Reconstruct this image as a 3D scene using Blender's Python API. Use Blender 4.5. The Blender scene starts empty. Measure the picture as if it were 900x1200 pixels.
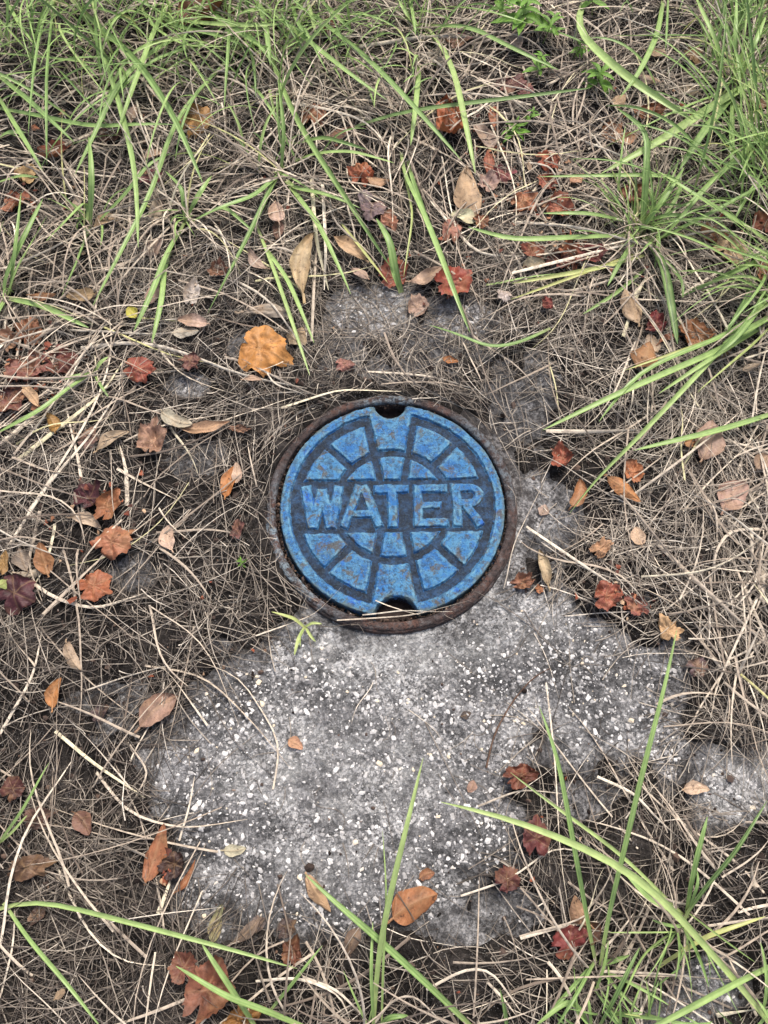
import bpy, math, random
import numpy as np
from mathutils import Vector

SC = bpy.context.scene
COL = SC.collection
R = math.radians

# ------------------------------------------------------------------ camera
LID_R = 0.145
LID_Z = 0.012
TILT = R(19.4)
FPX = 900.0                       # focal length in pixels of a 900 x 1200 frame
DIST = FPX * LID_R / 132.0
c_dir = np.array([0, math.sin(TILT), -math.cos(TILT)])
c_up = np.array([0, math.cos(TILT), math.sin(TILT)])
c_rt = np.array([1.0, 0, 0])
CAM = np.array([0, 0, LID_Z]) - DIST * (c_dir + (10 / FPX) * c_rt + (8 / FPX) * c_up)
cam_data = bpy.data.cameras.new('camera')
cam = bpy.data.objects.new('camera', cam_data)
COL.objects.link(cam)
cam.location = CAM
cam.rotation_euler = (TILT, 0, 0)
cam_data.sensor_fit = 'VERTICAL'
cam_data.sensor_height = 36.0
cam_data.lens = 36.0 * FPX / 1200.0
cam_data.clip_start = 0.02
cam_data.clip_end = 800
SC.camera = cam
SC.render.resolution_x, SC.render.resolution_y = 768, 1024

# ------------------------------------------------------------------ sky, sun, exposure
SUN_EL, SUN_AZ = R(62), R(20)     # azimuth measured from +Y (up in the picture) towards +X
world = bpy.data.worlds.new('World')
SC.world = world
world.use_nodes = True
wn = world.node_tree
wn.nodes.clear()
sky = wn.nodes.new('ShaderNodeTexSky')
sky.sky_type = 'NISHITA'
sky.sun_disc = False
sky.sun_elevation = SUN_EL
sky.sun_rotation = SUN_AZ
sky.air_density = 1.0
sky.dust_density = 6.0
sky.ozone_density = 0.6
bg = wn.nodes.new('ShaderNodeBackground')
bg.inputs['Strength'].default_value = 0.10
wo = wn.nodes.new('ShaderNodeOutputWorld')
wn.links.new(sky.outputs[0], bg.inputs[0])
wn.links.new(bg.outputs[0], wo.inputs[0])
sun_d = bpy.data.lights.new('sun', 'SUN')
sun_d.energy = 1.5
sun_d.angle = R(11)
sun_d.color = (1.0, 0.96, 0.90)
sun = bpy.data.objects.new('sun', sun_d)
COL.objects.link(sun)
sv = Vector((math.sin(SUN_AZ) * math.cos(SUN_EL), math.cos(SUN_AZ) * math.cos(SUN_EL), math.sin(SUN_EL)))
sun.rotation_euler = sv.to_track_quat('Z', 'Y').to_euler()
sun.location = sv * 5
vs = SC.view_settings
vs.view_transform = 'Standard'
vs.look = 'None'
vs.gamma = 1.0
vs.exposure = 1.1
vs.use_curve_mapping = False

# ------------------------------------------------------------------ helpers
rng = np.random.RandomState(7)


def P(px, py, z=0.0):
    """world point at height z seen at pixel (px,py) of the 900x1200 photograph"""
    d = c_dir + ((px - 450) / FPX) * c_rt + ((600 - py) / FPX) * c_up
    t = (z - CAM[2]) / d[2]
    return CAM + t * d


def PX(x, y, z=0.0):
    """vectorised world -> pixel"""
    vx, vy, vz = x - CAM[0], y - CAM[1], z - CAM[2]
    dep = vy * c_dir[1] + vz * c_dir[2]
    return 450 + FPX * vx / dep, 600 - FPX * (vy * c_up[1] + vz * c_up[2]) / dep


def MPP(px, py):
    """metres per pixel on the ground there"""
    p = P(px, py)
    return float(np.dot(p - CAM, c_dir)) / FPX


_lat = np.random.RandomState(11).rand(256, 256)


def vnoise(x, y):
    xi, yi = np.floor(x).astype(int), np.floor(y).astype(int)
    fx, fy = x - xi, y - yi
    fx = fx * fx * (3 - 2 * fx)
    fy = fy * fy * (3 - 2 * fy)
    a = _lat[xi & 255, yi & 255]
    b = _lat[(xi + 1) & 255, yi & 255]
    c = _lat[xi & 255, (yi + 1) & 255]
    d = _lat[(xi + 1) & 255, (yi + 1) & 255]
    return (a * (1 - fx) + b * fx) * (1 - fy) + (c * (1 - fx) + d * fx) * fy


def fbm(x, y, o=4, s=0.0):
    """-1..1"""
    t, a, n = 0, 1.0, 0
    x = np.asarray(x, float) + s * 17.13
    y = np.asarray(y, float) + s * 31.7
    for i in range(o):
        t = t + a * (vnoise(x, y) * 2 - 1)
        n += a
        a *= 0.5
        x, y = x * 2.03 + 5.1, y * 2.03 + 9.7
    return t / n


def sstep(a, b, x):
    t = np.clip((x - a) / (b - a), 0, 1)
    return t * t * (3 - 2 * t)


def lin(r, g, b):
    f = lambda c: (c / 12.92 if c <= 0.04045 else ((c + 0.055) / 1.055) ** 2.4)
    return (f(r / 255), f(g / 255), f(b / 255))


def mesh_np(name, verts, quads, smooth=True, tris=None):
    """fast mesh from numpy arrays"""
    me = bpy.data.meshes.new(name)
    verts = np.asarray(verts, np.float32)
    me.vertices.add(len(verts))
    me.vertices.foreach_set('co', verts.ravel())
    loops, starts, tot = [], [], 0
    if quads is not None and len(quads):
        q = np.asarray(quads, np.int32)
        loops.append(q.ravel())
        starts.append(np.arange(len(q), dtype=np.int32) * 4)
        tot = len(q) * 4
    if tris is not None and len(tris):
        t = np.asarray(tris, np.int32)
        loops.append(t.ravel())
        starts.append(tot + np.arange(len(t), dtype=np.int32) * 3)
    lo = np.concatenate(loops)
    st = np.concatenate(starts)
    me.loops.add(len(lo))
    me.loops.foreach_set('vertex_index', lo)
    me.polygons.add(len(st))
    me.polygons.foreach_set('loop_start', st)
    me.update(calc_edges=True)
    me.polygons.foreach_set('use_smooth', np.full(len(st), smooth))
    me.validate()
    return me


def fattr(me, name, vals):
    a = me.attributes.new(name, 'FLOAT', 'POINT')
    a.data.foreach_set('value', np.asarray(vals, np.float32))


def obj(name, me, mat=None, parent=None):
    o = bpy.data.objects.new(name, me)
    COL.objects.link(o)
    if mat is not None and me is not None:
        if len(me.materials) == 0:
            me.materials.append(mat)
    if parent is not None:
        o.parent = parent
    return o


def tag(o, label=None, cat=None, group=None, kind=None):
    if label:
        o['label'] = label
    if cat:
        o['category'] = cat
    if group:
        o['group'] = group
    if kind:
        o['kind'] = kind
    return o


def grid_quads(nx, ny, mask=None):
    i = np.arange(nx * ny).reshape(nx, ny)
    q = np.stack([i[:-1, :-1], i[1:, :-1], i[1:, 1:], i[:-1, 1:]], -1).reshape(-1, 4)
    if mask is not None:
        q = q[mask.ravel()]
    return q


# ------------------------------------------------------------------ material helpers
class M:
    def __init__(self, name, rough=0.8, spec=0.25):
        self.m = bpy.data.materials.new(name)
        self.m.use_nodes = True
        self.t = self.m.node_tree
        self.b = self.t.nodes['Principled BSDF']
        self.out = self.t.nodes['Material Output']
        self.b.inputs['Roughness'].default_value = rough
        self.b.inputs['Specular IOR Level'].default_value = spec
        self.co = None

    def n(self, ty, **kw):
        nd = self.t.nodes.new(ty)
        for k, v in kw.items():
            setattr(nd, k, v)
        return nd

    def l(self, a, b):
        self.t.links.new(a, b)

    def coord(self):
        if self.co is None:
            self.co = self.n('ShaderNodeTexCoord').outputs['Object']
        return self.co

    def noise(self, scale, detail=4, rough=0.55, dist=0.0, vec=None):
        nd = self.n('ShaderNodeTexNoise')
        nd.inputs['Scale'].default_value = scale
        nd.inputs['Detail'].default_value = detail
        nd.inputs['Roughness'].default_value = rough
        nd.inputs['Distortion'].default_value = dist
        self.l(vec or self.coord(), nd.inputs['Vector'])
        return nd.outputs['Fac']

    def voro(self, scale, out='Distance', vec=None, feat='F1'):
        nd = self.n('ShaderNodeTexVoronoi', feature=feat)
        nd.inputs['Scale'].default_value = scale
        self.l(vec or self.coord(), nd.inputs['Vector'])
        return nd.outputs[out]

    def ramp(self, fac, stops, interp='LINEAR'):
        nd = self.n('ShaderNodeValToRGB')
        cr = nd.color_ramp
        cr.interpolation = interp
        while len(cr.elements) < len(stops):
            cr.elements.new(0.5)
        for e, (p, c) in zip(cr.elements, stops):
            e.position = p
            e.color = (c, c, c, 1) if isinstance(c, (int, float)) else (*c, 1)
        self.l(fac, nd.inputs[0])
        return nd.outputs[0]

    def mix(self, fac, a, b, mode='MIX'):
        nd = self.n('ShaderNodeMix', data_type='RGBA', blend_type=mode)
        for sock, v in ((0, fac), (6, a), (7, b)):
            if hasattr(v, 'is_linked'):
                self.l(v, nd.inputs[sock])
            elif isinstance(v, tuple):
                nd.inputs[sock].default_value = (*v, 1)
            else:
                nd.inputs[sock].default_value = v
        return nd.outputs[2]

    def math(self, op, a, b=None):
        nd = self.n('ShaderNodeMath', operation=op)
        for i, v in enumerate((a, b)):
            if v is None:
                continue
            if hasattr(v, 'is_linked'):
                self.l(v, nd.inputs[i])
            else:
                nd.inputs[i].default_value = v
        return nd.outputs[0]

    def attr(self, name, ty='GEOMETRY', out='Fac'):
        nd = self.n('ShaderNodeAttribute', attribute_name=name, attribute_type=ty)
        return nd.outputs[out]

    def color(self, c, gain=None):
        if gain is not None:
            c = self.mix(1.0, c, gain if isinstance(gain, tuple) else (gain,) * 3, 'MULTIPLY')
        if isinstance(c, tuple):
            self.b.inputs['Base Color'].default_value = (*c, 1)
        else:
            self.l(c, self.b.inputs['Base Color'])

    def bump(self, h, strength=0.5, dist=0.002):
        nd = self.n('ShaderNodeBump')
        nd.inputs['Strength'].default_value = strength
        nd.inputs['Distance'].default_value = dist
        self.l(h, nd.inputs['Height'])
        self.l(nd.outputs[0], self.b.inputs['Normal'])
        self.nrm = nd.outputs[0]

    def translucent(self, col, fac):
        tr = self.n('ShaderNodeBsdfTranslucent')
        if isinstance(col, tuple):
            tr.inputs[0].default_value = (*col, 1)
        else:
            self.l(col, tr.inputs[0])
        mx = self.n('ShaderNodeMixShader')
        mx.inputs[0].default_value = fac
        self.l(self.b.outputs[0], mx.inputs[1])
        self.l(tr.outputs[0], mx.inputs[2])
        self.l(mx.outputs[0], self.out.inputs[0])


def m_soil():
    m = M('dark_humus', 0.95, 0.1)
    n1 = m.noise(14, 6, 0.65)
    n2 = m.noise(160, 5, 0.7)
    c = m.ramp(n1, [(0.3, lin(26, 24, 23)), (0.5, lin(42, 39, 37)), (0.7, lin(74, 69, 66))])
    c2 = m.ramp(n2, [(0.35, 0.30), (0.62, 1.35)])
    c = m.mix(1.0, c, c2, 'MULTIPLY')
    gm = m.math('MULTIPLY', m.ramp(m.voro(380), [(0.14, 1.0), (0.28, 0.0)]), m.ramp(m.noise(45, 3, 0.6), [(0.46, 0.0), (0.6, 0.8)]))
    c = m.mix(gm, c, lin(142, 140, 139))
    m.color(c)
    h = m.math('ADD', m.noise(420, 3, 0.7), m.math('MULTIPLY', n2, 2.0))
    m.bump(h, 0.9, 0.004)
    return m.m


def m_concrete():
    m = M('weathered_concrete', 0.9, 0.15)
    big = m.noise(9, 5, 0.6, 0.4)
    mid = m.noise(38, 6, 0.7)
    fine = m.noise(300, 4, 0.75)
    c = m.ramp(big, [(0.30, lin(126, 125, 126)), (0.47, lin(168, 166, 168)), (0.62, lin(210, 208, 209))])
    c = m.mix(m.math('MULTIPLY', m.attr('collar'), m.ramp(m.noise(30, 4, .6), [(.35, .45), (.58, 1.0)])), c, lin(222, 221, 222))
    c = m.mix(m.ramp(mid, [(0.44, 0.0), (0.58, 0.75)]), c, lin(92, 91, 93))
    # black lichen / pitted speckle
    sp = m.ramp(m.noise(190, 5, 0.85), [(0.49, 0.0), (0.58, 0.9)])
    spm = m.math('MULTIPLY', sp, m.ramp(m.noise(17, 3, 0.6), [(0.40, 0.15), (0.60, 0.9)]))
    c = m.mix(spm, c, lin(40, 41, 44))
    # small white sand grains
    v = m.voro(430)
    vm = m.ramp(v, [(0.20, 1.0), (0.32, 0.0)])
    vm = m.math('MULTIPLY', vm, m.ramp(m.noise(60, 3, 0.6), [(0.44, 0.0), (0.60, 0.6)]))
    c = m.mix(vm, c, lin(206, 204, 203))
    f = m.ramp(fine, [(0.36, 0.60), (0.62, 1.30)])
    c = m.mix(1.0, c, f, 'MULTIPLY')
    c = m.mix(m.math('MULTIPLY', m.attr('pale'), m.ramp(m.noise(45, 5, .65), [(.40, .05), (.62, .72)])), c, lin(208, 207, 206))
    c = m.mix(m.math('MULTIPLY', m.attr('dark'), m.ramp(m.noise(52, 6, .7), [(.36, .25), (.6, .85)])), c, lin(66, 65, 66))
    # rust and dirt stain spread round the iron frame
    st = m.attr('stain')
    stn = m.math('MULTIPLY', st, m.ramp(mid, [(0.3, 0.35), (0.65, 1.0)]))
    c = m.mix(stn, c, lin(66, 58, 56))
    gr = m.math('MULTIPLY', m.attr('grime'), m.ramp(m.noise(80, 5, 0.75), [(0.34, 0.45), (0.6, 1.0)]))
    c = m.mix(gr, c, lin(62, 59, 59))
    m.color(c, (0.80, 0.805, 0.785))
    h = m.math('ADD', m.math('MULTIPLY', m.noise(95, 5, 0.7), 1.6), m.math('MULTIPLY', fine, 1.0))
    h = m.math('ADD', h, m.math('MULTIPLY', sp, -0.5))
    m.bump(h, 1.0, 0.003)
    return m.m


def m_chip():
    m = M('pale_stone_chip', 0.75, 0.3)
    t = m.attr('tone')
    c = m.ramp(t, [(0.0, lin(120, 118, 118)), (0.45, lin(182, 180, 178)), (0.9, lin(236, 234, 230)), (1.0, lin(226, 210, 184))])
    c = m.mix(1.0, c, m.ramp(m.noise(300, 3), [(0.3, 0.72), (0.65, 1.1)]), 'MULTIPLY')
    m.color(c, 0.82)
    m.bump(m.noise(700, 3), 0.4, 0.001)
    return m.m


def m_paint(floor=False):
    m = M('grimy_blue_paint_recess' if floor else 'worn_blue_paint', 0.55, 0.3)
    big = m.noise(22, 4, 0.6, 0.5)
    mid = m.noise(70, 6, 0.7)
    fine = m.noise(430, 4, 0.75)
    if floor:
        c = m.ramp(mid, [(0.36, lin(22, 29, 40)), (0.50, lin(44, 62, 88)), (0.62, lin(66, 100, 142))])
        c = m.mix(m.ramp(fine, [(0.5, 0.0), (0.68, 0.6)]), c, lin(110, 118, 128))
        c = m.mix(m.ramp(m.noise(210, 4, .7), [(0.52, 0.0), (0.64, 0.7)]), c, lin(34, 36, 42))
    else:
        c = m.ramp(big, [(0.32, lin(50, 110, 172)), (0.46, lin(58, 120, 182)), (0.56, lin(92, 146, 186)), (0.66, lin(32, 104, 196))])
        c = m.mix(m.ramp(mid, [(0.48, 0.0), (0.57, 0.75)]), c, lin(112, 154, 184))      # chalked paint
        c = m.mix(m.ramp(m.noise(105, 6, 0.8), [(0.50, 0.0), (0.58, 0.85)]), c, lin(62, 88, 118))   # grime
        c = m.mix(m.ramp(m.noise(46, 6, 0.75, 0.6), [(0.535, 0.0), (0.59, 0.9)]), c, lin(112, 90, 78))  # rusty
        c = m.mix(m.ramp(m.noise(33, 6, 0.8, 0.4), [(0.57, 0.0), (0.64, 0.6)]), c, lin(118, 132, 138))  # grey scuffs wear
        c = m.mix(m.ramp(m.noise(230, 4, 0.8), [(0.54, 0.0), (0.61, 0.75)]), c, lin(50, 56, 68))   # pits
        c = m.mix(m.ramp(fine, [(0.58, 0.0), (0.68, 0.55)]), c, lin(178, 204, 214))
        # paint rubbed pale along the cast edges
        we = m.math('MULTIPLY', m.attr('worn'), m.ramp(m.noise(75, 5, 0.75), [(0.47, 0.0), (0.60, 0.75)]))
        c = m.mix(we, c, lin(146, 178, 196))
        # wear along the outer rim
        w = m.attr('edge')
        wm = m.math('MULTIPLY', w, m.ramp(m.noise(60, 5, 0.7), [(0.42, 0.0), (0.56, 0.95)]))
        c = m.mix(wm, c, m.mix(m.noise(180, 4), lin(140, 150, 150), lin(84, 72, 68)))
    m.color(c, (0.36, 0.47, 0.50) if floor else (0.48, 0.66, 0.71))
    h = m.math('ADD', m.math('MULTIPLY', mid, 1.4), fine)
    m.bump(h, 0.8, 0.0022)
    return m.m


def m_iron():
    m = M('rusty_cast_iron', 0.8, 0.3)
    n1 = m.noise(26, 5, 0.65)
    n2 = m.noise(150, 5, 0.75)
    c = m.ramp(n1, [(0.3, lin(62, 50, 48)), (0.48, lin(92, 78, 74)), (0.60, lin(116, 84, 72)), (0.75, lin(128, 118, 114))])
    c = m.mix(m.ramp(n2, [(0.5, 0.0), (0.66, 0.85)]), c, lin(150, 146, 144))
    # old blue overspray on the left of the ring
    ov = m.attr('overspray')
    om = m.math('MULTIPLY', ov, m.ramp(m.noise(85, 5, 0.75), [(0.44, 0.0), (0.58, 0.85)]))
    c = m.mix(om, c, lin(176, 196, 206))
    c = m.mix(m.ramp(m.noise(300, 3), [(0.5, 0.0), (0.64, 0.8)]), c, lin(44, 36, 34))
    m.color(c, (0.50, 0.50, 0.51))
    m.bump(m.math('ADD', n2, m.noise(500, 3)), 0.9, 0.0025)
    return m.m


def m_straw(name, stops, spots=True):
    m = M(name, 0.7, 0.25)
    t = m.attr('tone')
    c = m.ramp(t, stops)
    if spots:
        c = m.mix(m.ramp(m.noise(140, 3, 0.6), [(0.45, 0.0), (0.66, 0.55)]), c, lin(88, 78, 72))
    m.color(c)
    m.bump(m.noise(900, 2), 0.3, 0.0006)
    return m.m


def m_blade():
    m = M('green_grass_blade', 0.42, 0.4)
    t = m.attr('tone', 'OBJECT')
    c = m.ramp(t, [(0.0, lin(64, 90, 50)), (0.3, lin(108, 142, 78)), (0.6, lin(146, 176, 104)), (0.85, lin(172, 192, 122)), (1.0, lin(194, 188, 120))])
    w = m.attr('across')
    ribs = m.n('ShaderNodeTexWave')
    ribs.bands_direction = 'X'
    cx = m.n('ShaderNodeCombineXYZ')
    m.l(w, cx.inputs[0])
    m.l(cx.outputs[0], ribs.inputs['Vector'])
    ribs.inputs['Scale'].default_value = 0.33
    c = m.mix(m.math('MULTIPLY', ribs.outputs['Fac'], 0.42), c, lin(182, 204, 136))
    al = m.attr('along')
    tip = m.math('ADD', al, m.math('MULTIPLY', m.noise(40, 3), 0.16))
    c = m.mix(m.ramp(tip, [(1.03, 0.0), (1.10, 0.9)]), c, lin(150, 122, 78))
    c = m.mix(m.ramp(al, [(0.0, 0.6), (0.16, 0.0)]), c, lin(168, 172, 120))
    c = m.mix(1.0, c, m.ramp(m.noise(60, 4, 0.6), [(0.3, 0.78), (0.7, 1.12)]), 'MULTIPLY')
    m.color(c)
    m.bump(ribs.outputs['Fac'], 0.25, 0.0005)
    m.translucent(c, 0.28)
    return m.m


def m_leaf():
    m = M('dead_leaf', 0.55, 0.35)
    base = m.attr('leaf_color', 'OBJECT', 'Color')
    rnd = m.n('ShaderNodeObjectInfo').outputs['Random']
    off = m.n('ShaderNodeVectorMath', operation='SCALE')
    cxyz = m.n('ShaderNodeCombineXYZ')
    m.l(rnd, cxyz.inputs[0])
    m.l(rnd, cxyz.inputs[1])
    m.l(cxyz.outputs[0], off.inputs[0])
    off.inputs['Scale'].default_value = 7.0
    ad = m.n('ShaderNodeVectorMath', operation='ADD')
    m.l(m.coord(), ad.inputs[0])
    m.l(off.outputs[0], ad.inputs[1])
    v = ad.outputs[0]
    n1 = m.noise(55, 5, 0.65, 0.3, v)
    c = m.mix(1.0, base, m.ramp(n1, [(0.30, 0.42), (0.5, 1.0), (0.70, 1.5)]), 'MULTIPLY')
    c = m.mix(m.ramp(m.noise(26, 4, 0.6, 0.4, v), [(0.52, 0.0), (0.64, 0.7)]), c, m.mix(0.55, base, lin(150, 118, 84)))
    vein = m.attr('vein')
    c = m.mix(m.math('MULTIPLY', vein, 0.55), c, m.mix(0.45, base, lin(176, 146, 108)))
    sp = m.ramp(m.noise(170, 3, 0.6, 0, v), [(0.62, 0.0), (0.70, 0.75)])
    c = m.mix(sp, c, lin(58, 36, 28))
    m.color(c)
    m.bump(m.math('ADD', m.math('MULTIPLY', vein, 0.9), m.noise(240, 4, 0.6, 0, v)), 0.6, 0.0014)
    m.translucent(c, 0.12)
    return m.m


def m_plain(name, c, rough=0.8, var=0.35, scale=120):
    m = M(name, rough, 0.2)
    n = m.noise(scale, 4, 0.6)
    m.color(m.mix(1.0, c, m.ramp(n, [(0.3, 1 - var), (0.7, 1 + var)]), 'MULTIPLY'))
    m.bump(n, 0.5, 0.002)
    return m.m


MAT = dict(
    soil=m_soil(), concrete=m_concrete(), chip=m_chip(), paint=m_paint(), recess=m_paint(True), iron=m_iron(),
    thatch=m_straw('grey_brown_thatch', [(0.0, lin(54, 49, 44)), (0.3, lin(107, 99, 90)), (0.7, lin(166, 156, 142)), (1.0, lin(216, 206, 190))]),
    straw=m_straw('pale_straw', [(0.0, lin(108, 96, 85)), (0.45, lin(172, 158, 141)), (0.88, lin(220, 208, 188)), (1.0, lin(186, 182, 128))]),
    blade=m_blade(), leaf=m_leaf(),
    dirt=m_plain('black_dirt', lin(46, 38, 36), 0.95, 0.5, 200),
    weed=m_plain('weed_leaf_green', lin(88, 122, 46), 0.5, 0.3, 90),
    weedstem=m_plain('weed_stem', lin(124, 140, 82), 0.6, 0.2, 90),
    twig=m_plain('brown_twig', lin(92, 72, 60), 0.85, 0.35, 150),
)

# ------------------------------------------------------------------ where concrete shows, ground heights
SLAB = [(318, 742), (262, 775), (212, 800), (182, 870), (170, 950), (196, 1050), (250, 1098), (330, 1100), (420, 1095), (495, 1100),
        (545, 1062), (585, 1015), (602, 960), (585, 912), (630, 892), (690, 925), (760, 905), (830, 900), (850, 880), (812, 850),
        (792, 800), (778, 745), (700, 712), (650, 690), (625, 640), (640, 560), (610, 540), (560, 640), (460, 700)]
ELL = [(860, 930, 58, 55, 1), (900, 905, 40, 45, 0.9), (445, 362, 70, 40, 0.85), (540, 372, 55, 28, 0.8), (225, 452, 30, 20, 0.7), (155, 672, 40, 24, 0.55),
       (285, 405, 32, 26, 0.6), (835, 1150, 60, 40, 0.9), (790, 1190, 50, 35, 0.8), (600, 1062, 52, 34, 0.75), (460, 412, 120, 50, 0.50), (385, 395, 50, 45, 0.42),
       (648, 600, 40, 70, 0.65), (545, 1090, 50, 30, 0.6), (690, 935, 50, 30, 0.6), (120, 822, 60, 30, 0.3), (215, 535, 60, 30, 0.3), (610, 470, 50, 60, 0.50)]


def poly_sd(px, py, poly):
    """signed distance, positive inside"""
    d = np.full(px.shape, 1e9)
    ins = np.zeros(px.shape, bool)
    n = len(poly)
    for i in range(n):
        ax, ay = poly[i]
        bx, by = poly[(i + 1) % n]
        ex, ey = bx - ax, by - ay
        t = np.clip(((px - ax) * ex + (py - ay) * ey) / (ex * ex + ey * ey), 0, 1)
        d = np.minimum(d, np.hypot(px - ax - t * ex, py - ay - t * ey))
        c = ((ay > py) != (by > py)) & (px < ex * (py - ay) / (ey + 1e-9) + ax)
        ins ^= c
    return np.where(ins, d, -d)


RING_C = (-0.0017, -0.0022)


def bare(x, y):
    """0 soil / thatch .. 1 bare concrete"""
    px, py = PX(x, y)
    nn = fbm(x * 28, y * 28, 4, 1)
    m = sstep(-26, 34, poly_sd(px, py, SLAB) + nn * 52)
    for cx, cy, rx, ry, s in ELL:
        d = np.hypot((px - cx) / rx, (py - cy) / ry)
        m = np.maximum(m, s * sstep(1.25, 0.45, d + nn * 0.45))
    r = np.hypot(x - RING_C[0], y - RING_C[1])
    az = np.arctan2(y - RING_C[1], x - RING_C[0])
    m = np.maximum(m, 0.8 * sstep(0.185, 0.168, r + nn * 0.012) * sstep(-.1, .5, np.cos(az + 0.5)))
    return m


def z_pit(x, y):
    return sstep(0.159, 0.150, np.hypot(x - RING_C[0], y - RING_C[1]))


def z_conc(x, y):
    rr_ = np.hypot(x - RING_C[0], y - RING_C[1])
    return 0.006 * sstep(0.205, 0.166, rr_) * (0.55 + 0.45 * fbm(x * 18, y * 18, 2, 15)) + fbm(x * 9, y * 9, 3, 5) * 0.004 + fbm(x * 60, y * 60, 4, 6) * 0.0022 - 0.07 * z_pit(x, y)


def z_soil(x, y, b=None):
    if b is None:
        b = bare(x, y)
    h = 0.009 * (1 - b) - 0.016 * b + (fbm(x * 16, y * 16, 5, 2) * 0.010 + fbm(x * 70, y * 70, 3, 3) * 0.004) * (1.0 - 0.5 * b)
    far = np.hypot(x, y)
    h = h + sstep(0.9, 3.0, far) * fbm(x * 0.9, y * 0.9, 3, 8) * 0.05
    return h - 0.07 * z_pit(x, y)


def z_top(x, y):
    z = np.maximum(z_soil(x, y), np.where((x > -.47) & (x < .60) & (y > -.62) & (y < .37), z_conc(x, y), -1))
    r = np.hypot(x - RING_C[0], y - RING_C[1])
    z = np.where(r < 0.172, np.maximum(z, 0.0165), z)
    return z


def graded(a, b, step, far):
    core = np.arange(a, b, step)
    g, s = [], step
    while sum(g) < far:
        s *= 1.35
        g.append(s)
    g = np.cumsum(g)
    return np.concatenate([(a - g)[::-1], core, core[-1] + g])


gx = graded(-0.80, 0.80, 0.0048, 60)
gy = graded(-0.66, 1.10, 0.0048, 60)
X, Y = np.meshgrid(gx, gy, indexing='ij')
Z = z_soil(X, Y)
me = mesh_np('ground', np.stack([X, Y, Z], -1).reshape(-1, 3), grid_quads(len(gx), len(gy)))
tag(obj('ground', me, MAT['soil']), kind='structure')

# ------------------------------------------------------------------ concrete pad
cx_ = np.arange(-0.46, 0.5901, 0.0033)
cy_ = np.arange(-0.61, 0.3601, 0.0033)
X, Y = np.meshgrid(cx_, cy_, indexing='ij')
Z = z_conc(X, Y)
nx, ny = X.shape
V = np.stack([X, Y, Z], -1).reshape(-1, 3)
Q = grid_quads(nx, ny)
idx = np.arange(nx * ny).reshape(nx, ny)
loop = np.concatenate([idx[:-1, 0], idx[-1, :-1], idx[:0:-1, -1], idx[0, :0:-1]])
low = V[loop].copy()
low[:, 2] = -0.09
n0 = len(V)
V = np.concatenate([V, low])
k = np.arange(len(loop))
kn = (k + 1) % len(loop)
Q = np.concatenate([Q, np.stack([loop[kn], loop[k], n0 + k, n0 + kn], -1)])
me = mesh_np('concrete_pad', V, Q)
rr = np.hypot(V[:, 0] - RING_C[0], V[:, 1] - RING_C[1])
ang = np.arctan2(V[:, 1] - RING_C[1], V[:, 0] - RING_C[0])
side = np.clip(0.5 + 0.8 * np.cos(ang - 1.3), 0, 1)            # dirt is washed mostly to the right and top of the ring
stain = sstep(0.205, 0.166, rr + fbm(V[:, 0] * 30, V[:, 1] * 30, 3, 9) * 0.02) * (0.25 + 0.75 * side)
fattr(me, 'stain', np.clip(stain, 0, 1) * .9)
fattr(me, 'collar', sstep(.27, .19, rr + fbm(V[:, 0] * 14, V[:, 1] * 14, 3, 14) * .05) * sstep(-.2, .6, -np.sin(ang)))
bv = bare(V[:, 0], V[:, 1])


def blobs(lst):
    px, py = PX(V[:, 0], V[:, 1])
    nn = fbm(V[:, 0] * 22, V[:, 1] * 22, 4, 16)
    r_ = np.zeros(len(V))
    for cx, cy, rx, ry, s_ in lst:
        r_ = np.maximum(r_, s_ * sstep(1.35, 0.3, np.hypot((px - cx) / rx, (py - cy) / ry) + nn * .6))
    return r_


fattr(me, 'dark', blobs([(575, 790, 70, 55, .8), (700, 800, 95, 70, .8), (275, 815, 70, 45, .75), (380, 800, 45, 30, .6), (650, 870, 70, 40, .6), (540, 1020, 90, 60, .85), (220, 1000, 40, 80, .6), (420, 1075, 150, 25, .8), (300, 985, 60, 40, .4)]))
fattr(me, 'pale', blobs([(480, 765, 120, 38, .9), (325, 895, 80, 60, .8), (450, 900, 110, 70, .6), (620, 740, 60, 30, .6), (860, 920, 50, 45, .8), (400, 1010, 80, 40, .5), (445, 362, 60, 30, .8)]))
fattr(me, 'grime', 0.90 * (1 - sstep(0.30, 0.92, bv + 0.18 * fbm(V[:, 0] * 40, V[:, 1] * 40, 3, 13))))
pad = tag(obj('concrete_pad', me, MAT['concrete']), 'weathered grey concrete pad with white stone chips round the blue lid', 'concrete pad')

# stone chips showing in the worn concrete surface
ico = np.array([(0, 0, 1)] + [(math.cos(a) * 0.9, math.sin(a) * 0.9, 0.42) for a in np.arange(5) * 2 * math.pi / 5] +
               [(math.cos(a) * 0.9, math.sin(a) * 0.9, -0.42) for a in (np.arange(5) + .5) * 2 * math.pi / 5] + [(0, 0, -1)])
icof = [(0, 1 + i, 1 + (i + 1) % 5) for i in range(5)]
for i in range(5):
    icof += [(1 + i, 6 + i, 1 + (i + 1) % 5), (1 + (i + 1) % 5, 6 + i, 6 + (i + 1) % 5), (11, 6 + (i + 1) % 5, 6 + i)]
icof = np.array(icof)
r2 = np.random.RandomState(21)
n = 62000
xs, ys = r2.uniform(-.45, .58, n), r2.uniform(-.6, .35, n)
bb = bare(xs, ys)
dr = np.hypot(xs - RING_C[0], ys - RING_C[1])
dens = 0.9 * sstep(0.6, 1.0, bb) * sstep(0.165, 0.25, dr) * (0.42 + 0.34 * sstep(-0.3, 0.3, fbm(xs * 11, ys * 11, 3, 12)))
keep = r2.rand(n) < dens
xs, ys = xs[keep], ys[keep]
n = len(xs)
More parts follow.
